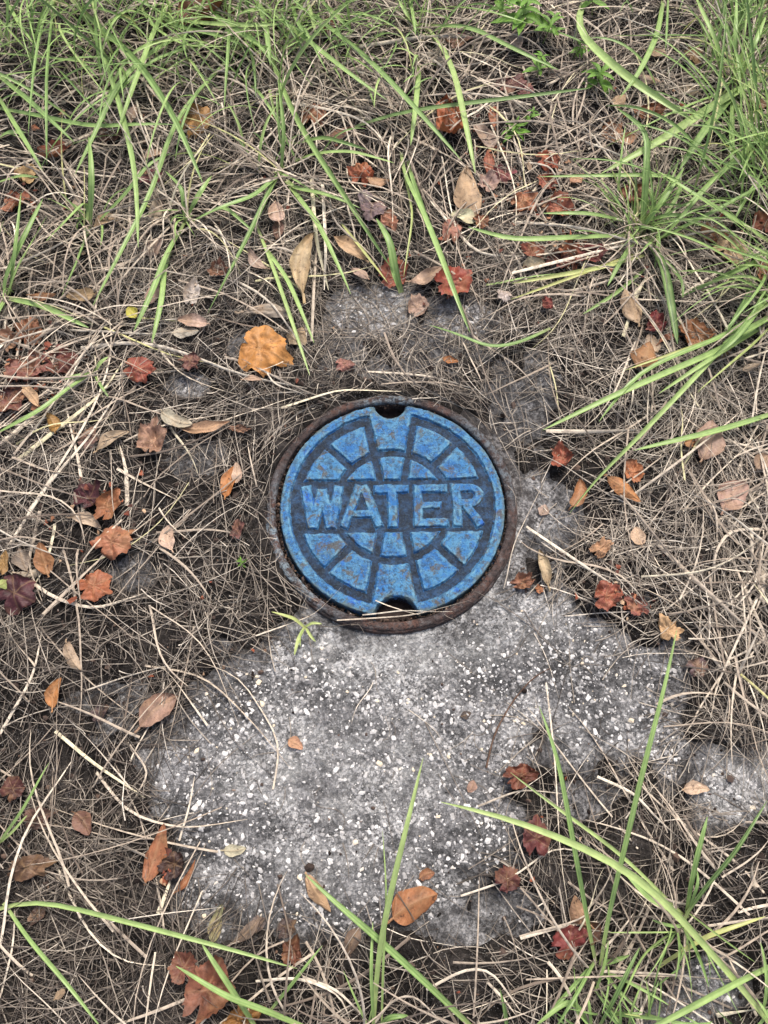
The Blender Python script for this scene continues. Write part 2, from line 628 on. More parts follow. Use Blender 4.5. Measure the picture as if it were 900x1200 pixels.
sz = np.clip(np.exp(r2.normal(math.log(0.00115), 0.55, n)), 0.0006, 0.0036)
zz = z_conc(xs, ys)
pts = ico[None] * (1 + r2.uniform(-.3, .3, (n, 12, 1))) + r2.normal(0, .12, (n, 12, 3))
asp = r2.uniform(0.65, 1.35, n)
pts = pts * np.stack([sz * asp, sz / asp, sz * 0.40], -1)[:, None, :]
a = r2.uniform(0, 6.28, n)
ca, sa = np.cos(a)[:, None], np.sin(a)[:, None]
px_, py_ = pts[..., 0] * ca - pts[..., 1] * sa, pts[..., 0] * sa + pts[..., 1] * ca
V = np.stack([px_ + xs[:, None], py_ + ys[:, None], pts[..., 2] + (zz + sz * 0.12)[:, None]], -1).reshape(-1, 3)
F = (icof[None] + (np.arange(n) * 12)[:, None, None]).reshape(-1, 3)
me = mesh_np('aggregate', V, None, False, F)
fattr(me, 'tone', np.repeat(np.clip(r2.normal(0.50, 0.24, n), 0, 1), 12))
tag(obj('aggregate', me, MAT['chip'], pad), kind='stuff')

# ------------------------------------------------------------------ cast iron frame ring
prof = [(0.1491, -0.045), (0.1492, 0.004), (0.1494, 0.0105), (0.1502, 0.0126), (0.1522, 0.0137), (0.1556, 0.0140), (0.1588, 0.0134),
        (0.1600, 0.0114), (0.1605, 0.0102), (0.1612, 0.0098), (0.1620, 0.0090), (0.1628, 0.0066), (0.1634, 0.0026), (0.1638, -0.020)]
NS = 360
th = np.arange(NS) * 2 * math.pi / NS
V = []
for j, (r, z) in enumerate(prof):
    nr = fbm(np.cos(th) * 9 + 50, np.sin(th) * 9 + 50, 4, 20 + j * .08) * 0.0009 + fbm(np.cos(th) * 40 + 50, np.sin(th) * 40 + 50, 3, 30 + j * .3) * 0.0006
    nz = fbm(np.cos(th) * 14 + 50, np.sin(th) * 14 + 50, 4, 40 + j * .2) * 0.0012
    V.append(np.stack([(r + nr) * np.cos(th), (r + nr) * np.sin(th), np.full(NS, z) + nz * (z > 0)], -1))
V = np.concatenate(V)
Q = []
k = np.arange(NS)
for j in range(len(prof) - 1):
    Q.append(np.stack([j * NS + k, (j + 1) * NS + k, (j + 1) * NS + (k + 1) % NS, j * NS + (k + 1) % NS], -1))
me = mesh_np('frame_ring', V, np.concatenate(Q))
a = np.arctan2(V[:, 1], V[:, 0])
ov = sstep(0.9, 0.2, np.abs(np.angle(np.exp(1j * (a - R(205)))))) + 0.9 * sstep(0.35, 0.1, np.abs(np.angle(np.exp(1j * (a - R(92)))))) \
    + 0.5 * sstep(0.7, 0.2, np.abs(np.angle(np.exp(1j * (a - R(28))))))
fattr(me, 'overspray', np.clip(ov, 0, 1) * (V[:, 2] > 0.009))
ring = tag(obj('frame_ring', me, MAT['iron']), 'round rusty cast iron frame set in concrete around the blue lid', 'iron frame')
ring.location = (RING_C[0], RING_C[1], 0)

# ------------------------------------------------------------------ blue lid: relief cut into parts
lid = bpy.data.objects.new('meter_box_lid', None)
COL.objects.link(lid)
lid.location = (0, 0, LID_Z)
lid.rotation_euler = (R(-0.4), R(0.5), R(1.1))
tag(lid, 'round blue painted cast iron lid with raised word WATER', 'lid')

step = 0.00072 / LID_R
g = np.arange(-1.03, 1.03, step)
U, W = np.meshgrid(g, g, indexing='ij')
jit = fbm(U * 9, W * 9, 4, 50) * 0.007 + fbm(U * 30, W * 30, 3, 51) * 0.007
RR = np.hypot(U, W)
AU, AW = np.abs(U), np.abs(W)
dl = (AU - (0.108 + 0.188 * (AW - 0.245))) / math.sqrt(1 + 0.188 ** 2)      # + outside the slanting grooves
dd = np.abs(AU - AW) / math.sqrt(2)
band = AW - 0.252


def mn(*a):
    return np.minimum.reduce(a)


def seg(ax, ay, bx, by, hw):
    ln = math.hypot(bx - ax, by - ay)
    ex, ey = (bx - ax) / ln, (by - ay) / ln
    s = (U - ax) * ex + (W - ay) * ey
    t = -(U - ax) * ey + (W - ay) * ex
    return mn(s, ln - s, hw - np.abs(t))


def uni(*a):
    return np.maximum.reduce(a)


parts = []          # name, sdf
notch_t = 1 - np.hypot(U / 0.150, (W - 1.0) / 0.135)
notch_b = 1 - np.hypot((U - 0.01) / 0.190, (W + 1.0) / 0.175)
notch = np.maximum(notch_t * 0.13, notch_b * 0.16)
tongue = mn(-dl - 0.036, RR - 0.545)
rim = mn(uni(RR - 0.912, tongue), 1 - RR, -notch)
parts.append(('rim', rim))
for sv_ in (1, -1):
    sw = W * sv_
    parts.append(('panel', mn(-dl - 0.036, 0.475 - RR, sw - 0.252)))
    for su in (1, -1):
        s_ = U * su
        parts.append(('panel', mn(dl - 0.036, 0.475 - RR, sw - 0.252, s_)))
        parts.append(('panel', mn(dl - 0.036, RR - 0.545, 0.822 - RR, dd - 0.034, sw - 0.252, s_, sw - s_)))
        parts.append(('panel', mn(RR - 0.545, 0.822 - RR, dd - 0.034, sw - 0.252, s_, s_ - sw)))
hw = 0.037
t_, b_ = 0.198, -0.200
LW = uni(seg(-0.775, t_, -0.705, b_, 0.044), seg(-0.705, b_, -0.628, 0.165, 0.044), seg(-0.628, 0.165, -0.545, b_, 0.044), seg(-0.545, b_, -0.478, t_, 0.042))
LA = uni(seg(-0.437, b_, -0.290, t_, hw), seg(-0.118, b_, -0.260, t_, hw), seg(-0.36, -0.075, -0.19, -0.075, 0.032))
LT = uni(seg(-0.165, 0.160, 0.150, 0.160, 0.038), seg(0.0, b_, 0.0, 0.17, 0.042))
LE = uni(seg(0.228, b_, 0.228, t_, 0.040), seg(0.20, 0.160, 0.490, 0.160, 0.038), seg(0.20, -0.163, 0.490, -0.163, 0.038), seg(0.20, 0.0, 0.43, 0.0, 0.034))
arc = mn(0.037 - np.abs(np.hypot((U - 0.70) * 0.95, W - 0.09) - 0.075), U - 0.69)
LR = uni(seg(0.572, b_, 0.572, t_, 0.040), seg(0.55, 0.163, 0.705, 0.163, 0.036), seg(0.55, 0.015, 0.705, 0.015, 0.034), arc, seg(0.65, 0.01, 0.775, b_, 0.040))
for L_ in (LW, LA, LT, LE, LR):
    parts.append(('letter', L_))
S = np.stack([p[1] for p in parts], 0)
best = S.argmax(0)
smax = S.max(0) + jit
# relief: rounded cast edges
hgt = sstep(-0.006, 0.009, smax)
Zl = -0.0040 + 0.0040 * hgt + 0.0006 * sstep(0.0, 0.06, np.minimum(S[0], 0.05) + jit) * (best == 0)
Zl = Zl + fbm(U * 7, W * 7, 3, 55) * 0.0006 + fbm(U * 55, W * 55, 3, 56) * 0.00035
hole = sstep(0.004, 0.020, notch + jit * 0.5)
Zl = Zl * (1 - hole) - 0.026 * hole
outer = sstep(0.998, 1.008, RR + jit * 0.25)
Zl = Zl * (1 - outer) - 0.024 * outer
ng = len(g)
Vall = np.stack([U * LID_R, W * LID_R, Zl], -1).reshape(-1, 3)
cen = lambda A: 0.25 * (A[:-1, :-1] + A[1:, :-1] + A[1:, 1:] + A[:-1, 1:])
fin = cen(RR) < 1.022
fbest, fs, fh, fo = best[:-1, :-1], cen(S.max(0) + jit), cen(hole), cen(outer)
pid = np.where(fs > -0.007, fbest, 100)
pid = np.where(fo > 0.6, 0, pid)
pid = np.where(fh > 0.45, 101, pid)
edge = np.clip(sstep(0.955, 0.995, RR + jit * 1.5) + 0.9 * sstep(-0.05, -0.008, notch), 0, 1).ravel()
worn = (sstep(0.000, 0.008, smax) * sstep(0.034, 0.014, smax)).ravel()
for i, nm in [(100, 'base_plate')] + [(i, p[0]) for i, p in enumerate(parts)] + [(101, 'lifting_notch')]:
    q = grid_quads(ng, ng, fin & (pid == i))
    subs = [q]
    if i == 101:      # the two notches are two parts
        wc = Vall[q[:, 0], 1]
        subs = [q[wc > 0], q[wc < 0]]
    for q in subs:
        if not len(q):
            continue
        u, inv = np.unique(q, return_inverse=True)
        me = mesh_np(nm, Vall[u], inv.reshape(-1, 4))
        fattr(me, 'edge', edge[u])
        fattr(me, 'worn', worn[u])
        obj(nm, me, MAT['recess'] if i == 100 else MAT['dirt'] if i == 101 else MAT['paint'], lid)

# ------------------------------------------------------------------ ribbons (dry grass, straw)
def ribbons(C, w, roll, tw=None, taper=0.35):
    """C: n,s,3 centre lines; w: n widths; -> verts,quads of folded strips (3 points across)"""
    n, s, _ = C.shape
    T = np.gradient(C, axis=1)
    T /= np.linalg.norm(T, axis=2, keepdims=True) + 1e-9
    up = np.zeros_like(T)
    up[..., 2] = 1
    B = np.cross(T, up)
    B /= np.linalg.norm(B, axis=2, keepdims=True) + 1e-6
    Nn = np.cross(B, T)
    r = roll[:, None] + (0 if tw is None else tw[:, None] * np.linspace(0, 1, s)[None])
    cr, sr = np.cos(r)[..., None], np.sin(r)[..., None]
    B2, N2 = B * cr + Nn * sr, -B * sr + Nn * cr
    u = np.linspace(0, 1, s)[None]
    prof_ = (1 - (1 - taper) * u ** 2) * np.where(u > 0.93, 0.55, 1.0)
    hwid = (0.5 * w[:, None] * prof_)[..., None]
    A = C - B2 * hwid
    Mid = C + N2 * hwid * 0.55
    D = C + B2 * hwid
    V = np.stack([A, Mid, D], 2).reshape(-1, 3)
    i = (np.arange(n)[:, None] * s + np.arange(s - 1)[None]) * 3
    q1 = np.stack([i, i + 1, i + 4, i + 3], -1).reshape(-1, 4)
    q2 = np.stack([i + 1, i + 2, i + 5, i + 4], -1).reshape(-1, 4)
    return V, np.concatenate([q1, q2])


def strands(rs, n_try, dens_fn, lmin, lmax, wmin, wmax, curl, zlo, zhi, hump, s=9, box=(-.82, .82, -.68, 1.12), dirfn=None, dsp=0.9, tonefn=None):
    x0, y0 = rs.uniform(box[0], box[1], n_try), rs.uniform(box[2], box[3], n_try)
    k = rs.rand(n_try) < dens_fn(x0, y0)
    x0, y0 = x0[k], y0[k]
    n = len(x0)
    L = rs.uniform(lmin, lmax, n)
    th0 = (fbm(x0 * 5, y0 * 5, 2, 60) * 5.0 if dirfn is None else dirfn(x0, y0)) + rs.normal(0, dsp, n)
    kap = rs.normal(0, curl, n)
    kap2 = rs.normal(0, curl * 1.2, n)
    u = np.linspace(0, 1, s)
    ph = rs.uniform(0, 6.28, n)
    th = th0[:, None] + kap[:, None] * (u - .5) + kap2[:, None] * np.sin(u * 4.5 + ph[:, None]) * 0.5
    ds = (L / (s - 1))[:, None]
    dx, dy = np.cos(th) * ds, np.sin(th) * ds
    xx = np.cumsum(dx, 1) - dx[:, :1]
    yy = np.cumsum(dy, 1) - dy[:, :1]
    xx = xx - xx.mean(1, keepdims=True) + x0[:, None]
    yy = yy - yy.mean(1, keepdims=True) + y0[:, None]
    rr = np.hypot(xx - RING_C[0], yy - RING_C[1])
    ok = (rr > 0.162).all(1) | ((rr > 0.150).all(1) & (rs.rand(n) < 0.6))
    xx, yy, L, ph = xx[ok], yy[ok], L[ok], ph[ok]
    n = len(xx)
    zt = z_top(xx, yy)
    base = rs.uniform(zlo, zhi, n) * (rs.rand(n) ** 0.6)
    bz = bare(xx[:, s // 2], yy[:, s // 2])
    base = base * (1 - 0.85 * bz)
    hm = hump * rs.rand(n) ** 2 * (1 - 0.8 * bz)
    z = zt.mean(1, keepdims=True) * 0.6 + zt * 0.4 + base[:, None] + hm[:, None] * np.sin(u * math.pi)[None] + np.sin(u * 7 + ph[:, None]) * 0.0015
    w = rs.uniform(wmin, wmax, n)
    z = np.maximum(z, zt + w[:, None] * 0.3 + 0.0004)
    C = np.stack([xx, yy, z], -1)
    tone = rs.rand(n) if tonefn is None else tonefn(rs, xx[:, s // 2], yy[:, s // 2])
    return C, w, tone


def join_strands(name, mat, sets, label, cat, rs):
    VV, QQ, TT, off = [], [], [], 0
    for C, w, tone in sets:
        V, Q = ribbons(C, w, rs.uniform(-.7, .7, len(C)), rs.normal(0, 1.2, len(C)))
        VV.append(V)
        QQ.append(Q + off)
        TT.append(np.repeat(tone, C.shape[1] * 3))
        off += len(V)
    me = mesh_np(name, np.concatenate(VV), np.concatenate(QQ))
    fattr(me, 'tone', np.concatenate(TT))
    return tag(obj(name, me, mat), label, cat, kind='stuff')


THIN = [(430, 420, 130, 50, .50), (640, 590, 60, 110, .55), (480, 375, 120, 50, .75), (620, 470, 70, 70, .55), (330, 440, 60, 40, .3), (220, 450, 60, 35, .5), (145, 680, 60, 40, .6),
        (285, 400, 50, 40, .6), (600, 1060, 70, 50, .45), (560, 120, 60, 70, .45), (210, 520, 80, 60, .35), (845, 930, 70, 60, .7), (820, 1160, 80, 50, .6), (390, 380, 60, 60, .5), (225, 600, 110, 130, .30), (180, 560, 60, 60, .3), (560, 1130, 70, 40, .4), (760, 540, 40, 30, .35), (270, 375, 60, 50, .5)]


def d_fine(x, y):
    px, py = PX(x, y)
    b = bare(x, y)
    d = 1 - 0.985 * sstep(0.22, 0.92, b)
    for cx, cy, rx, ry, s in THIN:
        d = d * (1 - s * sstep(1.2, 0.4, np.hypot((px - cx) / rx, (py - cy) / ry)))
    d = d * (0.25 + 0.75 * sstep(-0.3, 0.25, fbm(x * 13, y * 13, 3, 61)))
    # less of the fine thatch among the straw at the top
    d = d * (1 - 0.45 * sstep(330, 180, py))
    # thin out beyond the picture
    d = d * np.where((np.abs(x) > .70) | (y < -.6) | (y > 1.0), 0.6, 1.0)
    return d


def d_mat(x, y):
    b = bare(x, y)
    return (1 - 0.99 * sstep(0.15, 0.85, b)) * (0.35 + 0.65 * sstep(-0.3, 0.3, fbm(x * 10, y * 10, 3, 64)))


def d_coarse(x, y):
    px, py = PX(x, y)
    b = bare(x, y)
    d = 0.16 + 0.84 * sstep(430, 250, py) + 0.75 * sstep(300, 120, px) * sstep(760, 480, py) + 0.45 * sstep(700, 820, px) * sstep(900, 500, py) + 0.10 * sstep(980, 1120, py)
    d = np.clip(d, 0, 1) * (1 - 0.99 * sstep(0.15, 0.8, b))
    for cx, cy, rx, ry, s in THIN:
        d = d * (1 - s * sstep(1.2, 0.4, np.hypot((px - cx) / rx, (py - cy) / ry)))
    return d * (0.3 + 0.7 * sstep(-0.3, 0.25, fbm(x * 9, y * 9, 3, 62)))


def t_fine(rs, x, y):
    px, py = PX(x, y)
    base = 0.46 + 0.10 * sstep(520, 760, px) * sstep(950, 700, py) - 0.17 * sstep(600, 850, py) * sstep(450, 150, px) - 0.08 * sstep(900, 1050, py)
    return np.clip(base + rs.normal(0, 0.26, len(x)), 0, 1)


rs = np.random.RandomState(33)
fine1 = strands(rs, 30000, d_fine, 0.05, 0.16, 0.0006, 0.0013, 0.34, 0.0, 0.010, 0.008, tonefn=t_fine)
fine2 = strands(rs, 42000, d_mat, 0.012, 0.06, 0.0006, 0.0014, 0.34, 0.0, 0.009, 0.004, s=5, tonefn=lambda r_, x, y: np.clip(t_fine(r_, x, y) - 0.1, 0, 1))
bb_f = lambda x, y: sstep(0.5, 0.9, bare(x, y)) * 0.9
hair = strands(rs, 260, bb_f, 0.03, 0.10, 0.0005, 0.0009, 1.3, 0.0, 0.002, 0.003, tonefn=lambda r_, x, y: r_.uniform(.1, .6, len(x)), box=(-.4, .5, -.55, .3))
def d_above(x, y):
    px, py = PX(x, y)
    return sstep(1.2, .7, np.hypot((px - 455) / 170, (py - 400) / 70))


hair2 = strands(rs, 1000, d_above, 0.04, 0.16, 0.0006, 0.0012, 0.9, 0.0, 0.004, 0.006, tonefn=lambda r_, x, y: np.clip(r_.normal(.4, .25, len(x)), 0, 1), box=(-.25, .25, .12, .40))
join_strands('dry_thatch', MAT['thatch'], [fine1, fine2, hair, hair2], 'matted grey brown dry grass thatch covering the dark soil', 'dry grass', rs)
coarse = strands(rs, 7600, d_coarse, 0.06, 0.24, 0.0012, 0.0034, 0.30, 0.004, 0.020, 0.020, s=10, dsp=0.65,
                 tonefn=lambda r_, x, y: np.clip(r_.normal(0.44, 0.26, len(x)), 0, 0.97))

# prominent straws that can be followed in the photograph: pixel path, width in pixels, top height
STRAWS = [
    ([(770, 637), (815, 680), (850, 712), (905, 762)], 6, .022), ([(617, 617), (680, 660), (740, 700), (776, 724)], 4, .02),
    ([(640, 505), (690, 506), (770, 503)], 6, .016), ([(0, 522), (60, 470), (125, 430), (150, 390)], 6, .02), ([(20, 540), (70, 500), (120, 462), (146, 420)], 6, .022),
    ([(33, 600), (70, 545), (110, 480), (135, 410), (128, 370)], 5, .022), ([(98, 605), (95, 550), (80, 490), (72, 440)], 5, .018),
    ([(50, 720), (110, 660), (200, 590), (285, 535)], 4, .02), ([(140, 552), (175, 570), (215, 590)], 6, .014), ([(150, 595), (150, 555), (140, 520)], 6, .01),
    ([(10, 640), (60, 560), (100, 520), (150, 440)], 4, .02), ([(95, 408), (160, 398), (210, 410), (280, 440), (360, 455)], 5, .02),
    ([(180, 400), (210, 440), (270, 462), (330, 470)], 4, .016), ([(0, 450), (50, 450), (70, 405), (62, 380)], 4, .014), ([(8, 487), (40, 470), (68, 447)], 5, .014),
    ([(330, 478), (400, 455), (470, 462)], 4, .018), ([(310, 520), (345, 485), (420, 452)], 3, .018), ([(35, 680), (60, 700), (110, 715), (170, 695)], 5, .016),
    ([(65, 615), (55, 660), (38, 690)], 5, .016), ([(48, 600), (32, 660), (50, 705)], 5, .014), ([(0, 860), (40, 790), (50, 735)], 4, .015),
    ([(65, 857), (110, 895), (170, 935)], 5, .014), ([(113, 905), (150, 955), (215, 972), (290, 960)], 4, .014), ([(210, 985), (222, 945), (228, 910)], 3, .01),
    ([(186, 1070), (195, 1045), (203, 1022)], 6, .008), ([(150, 870), (175, 905), (150, 950)], 3, .012), ([(0, 1170), (15, 1110), (18, 1065)], 4, .02),
    ([(60, 1000), (100, 1090), (140, 1130), (210, 1132)], 4, .016), ([(300, 1150), (350, 1145), (400, 1165), (410, 1195)], 4, .03), ([(355, 1145), (395, 1160), (430, 1195)], 4, .03),
    ([(440, 1198), (460, 1170), (485, 1165), (520, 1200)], 4, .035), ([(500, 1160), (545, 1135), (575, 1135), (610, 1185)], 4, .035), ([(570, 1150), (590, 1170), (605, 1190)], 4, .03),
    ([(640, 800), (652, 900), (655, 1000), (672, 1100), (680, 1145)], 2.5, .03), ([(655, 1040), (665, 1090), (684, 1140)], 3, .025), ([(610, 1100), (660, 1085), (740, 1075)], 4, .02),
    ([(700, 910), (745, 930), (770, 960), (800, 985)], 4, .02), ([(560, 945), (610, 925), (660, 930)], 3, .014), ([(780, 715), (850, 660), (900, 600)], 3, .02),
    ([(900, 620), (855, 620), (836, 648), (838, 690)], 5, .02), ([(880, 620), (882, 655), (870, 690)], 6, .02), ([(895, 665), (893, 700), (898, 720)], 7, .012),
    ([(800, 600), (830, 565), (900, 500)], 4, .02), ([(845, 640), (870, 600), (905, 545)], 4, .02), ([(880, 500), (890, 440), (900, 400)], 3, .03),
    ([(540, 1050), (600, 1030), (650, 990), (690, 1000)], 3, .012), ([(885, 1040), (880, 1020), (887, 1000)], 7, .015), ([(840, 1190), (870, 1185), (900, 1180)], 6, .02),
    ([(395, 728), (440, 724), (480, 722), (520, 712), (552, 704)], 2, .021), ([(425, 722), (470, 715), (530, 718)], 2, .021), ([(440, 705), (462, 712), (492, 722)], 2, .020),
    ([(590, 690), (600, 640), (640, 560)], 2, .01), ([(300, 745), (370, 720), (400, 690)], 2, .018),
    ([(243, 850), (200, 790), (160, 760)], 3, .012), ([(320, 925), (330, 870), (280, 790), (230, 775)], 3, .006), ([(170, 780), (240, 790), (300, 850), (340, 900)], 4, .008),
    ([(100, 0), (170, 100), (230, 160), (280, 190)], 4, .03), ([(300, 120), (360, 122), (430, 140), (460, 180)], 4, .03), ([(420, 55), (500, 42), (590, 45)], 5, .03),
    ([(350, 160), (400, 120), (430, 135)], 4, .03), ([(365, 210), (370, 280), (385, 340)], 6, .025), ([(378, 215), (382, 290), (380, 340)], 6, .025), ([(365, 400), (368, 330), (372, 280)], 5, .02),
    ([(480, 160), (540, 190), (600, 240)], 4, .02), ([(500, 230), (560, 300), (640, 300)], 4, .018), ([(690, 100), (740, 70), (800, 100)], 4, .02), ([(730, 395), (745, 350), (760, 320)], 6, .02),
    ([(727, 365), (745, 345), (757, 325)], 8, .022), ([(600, 260), (680, 265), (780, 295), (840, 290)], 4, .025), ([(620, 300), (700, 290), (800, 265)], 5, .03), ([(600, 320), (700, 295), (760, 280)], 5, .03),
    ([(735, 350), (850, 355), (900, 340)], 4, .03), ([(640, 100), (690, 75), (740, 70)], 4, .02), ([(825, 70), (838, 45), (850, 28)], 7, .04), ([(780, 148), (850, 146), (895, 150)], 4, .03),
]
C_, w_, t_ = [], [], []
for path, wp, h in STRAWS:
    mpp = MPP(*path[len(path) // 2])
    pts = np.array(path, float)
    d = np.concatenate([[0], np.cumsum(np.hypot(*np.diff(pts, axis=0).T))])
    u = np.linspace(0, 1, 12) * d[-1]
    # smooth by interpolating twice
    xi, yi = np.interp(u, d, pts[:, 0]), np.interp(u, d, pts[:, 1])
    for _ in range(2):
        xi[1:-1] = .25 * xi[:-2] + .5 * xi[1:-1] + .25 * xi[2:]
        yi[1:-1] = .25 * yi[:-2] + .5 * yi[1:-1] + .25 * yi[2:]
    un = np.linspace(0, 1, 12)
    z = h * (0.55 + 0.45 * np.sin(un * math.pi))
    W3 = np.array([P(a_, b_c, c_z) for a_, b_c, c_z in zip(xi, yi, z)])
    W3[:, 2] = np.maximum(W3[:, 2], z_top(W3[:, 0], W3[:, 1]) + 0.0015)
    C_.append(W3)
    w_.append(wp * mpp * 0.8)
    t_.append(rng.uniform(.5, .95))
traced = (np.array(C_), np.array(w_), np.array(t_))

# ------------------------------------------------------------------ green grass tufts: traced blades + a few more of each tuft's own
def smooth_path(pts, n):
    pts = np.array(pts, float)
    d = np.concatenate([[0], np.cumsum(np.linalg.norm(np.diff(pts, axis=0), axis=1))])
    u = np.linspace(0, d[-1], n)
    out = np.stack([np.interp(u, d, pts[:, k]) for k in range(pts.shape[1])], -1)
    for _ in range(3):
        out[1:-1] = .25 * out[:-2] + .5 * out[1:-1] + .25 * out[2:]
    return out


def blade_mesh(C, w, roll):
    """C s,3; one tapered, folded, five-point-wide blade"""
    s = len(C)
    T = np.gradient(C, axis=0)
    T /= np.linalg.norm(T, axis=1, keepdims=True)
    B = np.cross(T, np.array([0, 0, 1.0]))
    B /= np.linalg.norm(B, axis=1, keepdims=True) + 1e-6
    for i in range(1, s):
        if np.dot(B[i], B[i - 1]) < 0:
            B[i] = -B[i]
    Nn = np.cross(B, T)
    Nn = np.where(Nn[:, 2:3] < 0, -Nn, Nn)
    u = np.linspace(0, 1, s)
    r = roll[0] + roll[1] * u
    B2 = B * np.cos(r)[:, None] + Nn * np.sin(r)[:, None]
    N2 = -B * np.sin(r)[:, None] + Nn * np.cos(r)[:, None]
    hwid = 0.5 * w * (0.62 + 0.38 * np.sin(np.clip(u * 2.2, 0, 1.57))) * np.sqrt(np.clip(1 - u ** 2.6, 0.004, 1))
    ac = np.array([-1, -.5, 0, .5, 1])
    lift = np.array([.42, .12, 0, .12, .42])
    V = (C[:, None] + B2[:, None] * (hwid[:, None] * ac)[..., None] + N2[:, None] * (hwid[:, None] * lift)[..., None]).reshape(-1, 3)
    me = mesh_np('blade', V, grid_quads(s, 5))
    fattr(me, 'across', np.tile(ac, s))
    fattr(me, 'along', np.repeat(u, 5))
    return me


def tuft(base_px, label, blades, extra=(), group='green grass tufts'):
    """blades: (path base->tip in pixels, width px, height m, arch 0..1, tone)"""
    bp = P(*base_px)
    root = bpy.data.objects.new('grass_tuft', None)
    COL.objects.link(root)
    bz = float(z_top(np.array([bp[0]]), np.array([bp[1]]))[0])
    root.location = (bp[0], bp[1], bz)
    tag(root, label, 'grass tuft', group)
    for b in blades:
        path, wp = b[0], b[1]
        h = b[2] if len(b) > 2 else None
        arch = b[3] if len(b) > 3 else 0.5
        tone = b[4] if len(b) > 4 else float(np.clip(rng.normal(.55, .14), .1, .95))
        mpp = MPP(*path[0])
        ln = sum(math.dist(path[i], path[i + 1]) for i in range(len(path) - 1)) * mpp
        if h is None:
            h = min(0.10, 0.02 + 0.32 * ln)
        pp = smooth_path(path, 15)
        u = np.linspace(0, 1, 15)
        # rises from the root, tops out, droops by 'arch'
        z = 0.012 + h * (np.sin(np.clip(u * (1.57 + 1.2 * arch), 0, 3.0)))
        W3 = np.array([P(a_, b_c, c_z) for (a_, b_c), c_z in zip(pp, z)])
        W3[:, 2] = np.maximum(W3[:, 2], z_top(W3[:, 0], W3[:, 1]) + 0.004)
        me = blade_mesh(W3 - np.array(root.location), wp * mpp * (1 - h * .5) * 0.97, (rng.normal(0, .25), rng.normal(0, .5)))
        o = obj('blade', me, MAT['blade'], root)
        o['tone'] = tone
    for (n, cx, cy, spread, ang, asp, lmin, lmax, wmin, wmax) in extra:
        for _ in range(n):
            b0 = P(cx + rng.normal(0, spread), cy + rng.normal(0, spread * .7))
            a = R(ang + rng.normal(0, asp))
            L = rng.uniform(lmin, lmax)
            el0 = R(rng.uniform(35, 80))
            dro = R(rng.uniform(20, 85))
            u = np.linspace(0, 1, 13)
            el = el0 - dro * u ** 1.3
            az = a + rng.normal(0, .35) * u
            stp = L / 12
            pts = np.cumsum(np.stack([np.cos(el) * np.cos(az), np.cos(el) * np.sin(az), np.sin(el)], -1) * stp, 0)
            pts += b0 + np.array([0, 0, bz - 0.002])
            pts[:, 2] = np.maximum(pts[:, 2], z_top(pts[:, 0], pts[:, 1]) + 0.003)
            me = blade_mesh(pts - np.array(root.location), rng.uniform(wmin, wmax), (rng.normal(0, .3), rng.normal(0, .7)))
            o = obj('blade', me, MAT['blade'], root)
            o['tone'] = float(np.clip(rng.normal(.5, .18), .05, .98))
    return root


W1, W2 = 0.0018, 0.006
tuft((75, -10), 'tall green grass tuft hanging in from the top left corner', [
    ([(75, -15), (65, 0), (50, 20), (40, 83), (33, 160)], 5), ([(66, -5), (61, 20), (55, 83), (55, 193)], 5),
    ([(80, -5), (110, 27), (160, 67), (207, 140), (238, 215)], 8, .07), ([(90, 5), (107, 27), (123, 67), (140, 117), (160, 200), (162, 290)], 7, .06),
    ([(0, -5), (7, 0), (23, 30), (42, 55)], 5)],
    [(26, 50, 5, 40, -60, 60, .08, .24, W1, .005)])
tuft((-8, 100), 'green grass blades reaching in from the left edge, near the top', [
    ([(-8, 82), (0, 90), (33, 117), (87, 167)], 7), ([(-8, 126), (33, 133), (113, 150), (160, 145), (205, 146)], 6, .04), ([(-5, 108), (20, 150), (50, 200)], 6),
    ([(-5, 165), (10, 155), (30, 155)], 6, .02), ([(-10, 62), (60, 68), (130, 77)], 4, .03), ([(-5, 215), (25, 206), (45, 208)], 6, .03)], [(5, 0, 130, 18, 0, 50, .05, .12, W1, .004)])
tuft((205, -8), 'dense green grass tuft at the top edge above the ochre leaf', [
    ([(205, -8), (203, 0), (187, 20), (167, 73), (137, 157)], 7, .06), ([(233, 33), (187, 53), (140, 93), (110, 160), (88, 204)], 7, .05),
    ([(250, 48), (207, 60), (173, 73), (147, 100), (100, 142)], 6, .04), ([(205, -4), (250, 17), (300, 50), (330, 75)], 7, .05), ([(270, -8), (268, 57), (263, 127)], 5, .07),
    ([(190, 22), (240, 28), (300, 30), (330, 28)], 6, .05), ([(288, 50), (283, 57), (240, 97), (200, 145), (187, 210), (150, 280), (109, 358)], 7, .05),
    ([(180, 10), (200, 30), (260, 42), (290, 56)], 5, .04), ([(160, -5), (175, 30), (215, 55), (270, 55)], 5, .05)],
    [(70, 150, 55, 60, -80, 90, .10, .28, W1, .0055), (56, 50, 75, 50, -60, 90, .10, .26, W1, .0055), (36, 200, 0, 50, -80, 60, .08, .24, W1, .0055), (20, 120, 15, 35, -60, 70, .08, .22, W1, .005), (20, 250, 40, 30, -80, 70, .06, .16, W1, .0045)])
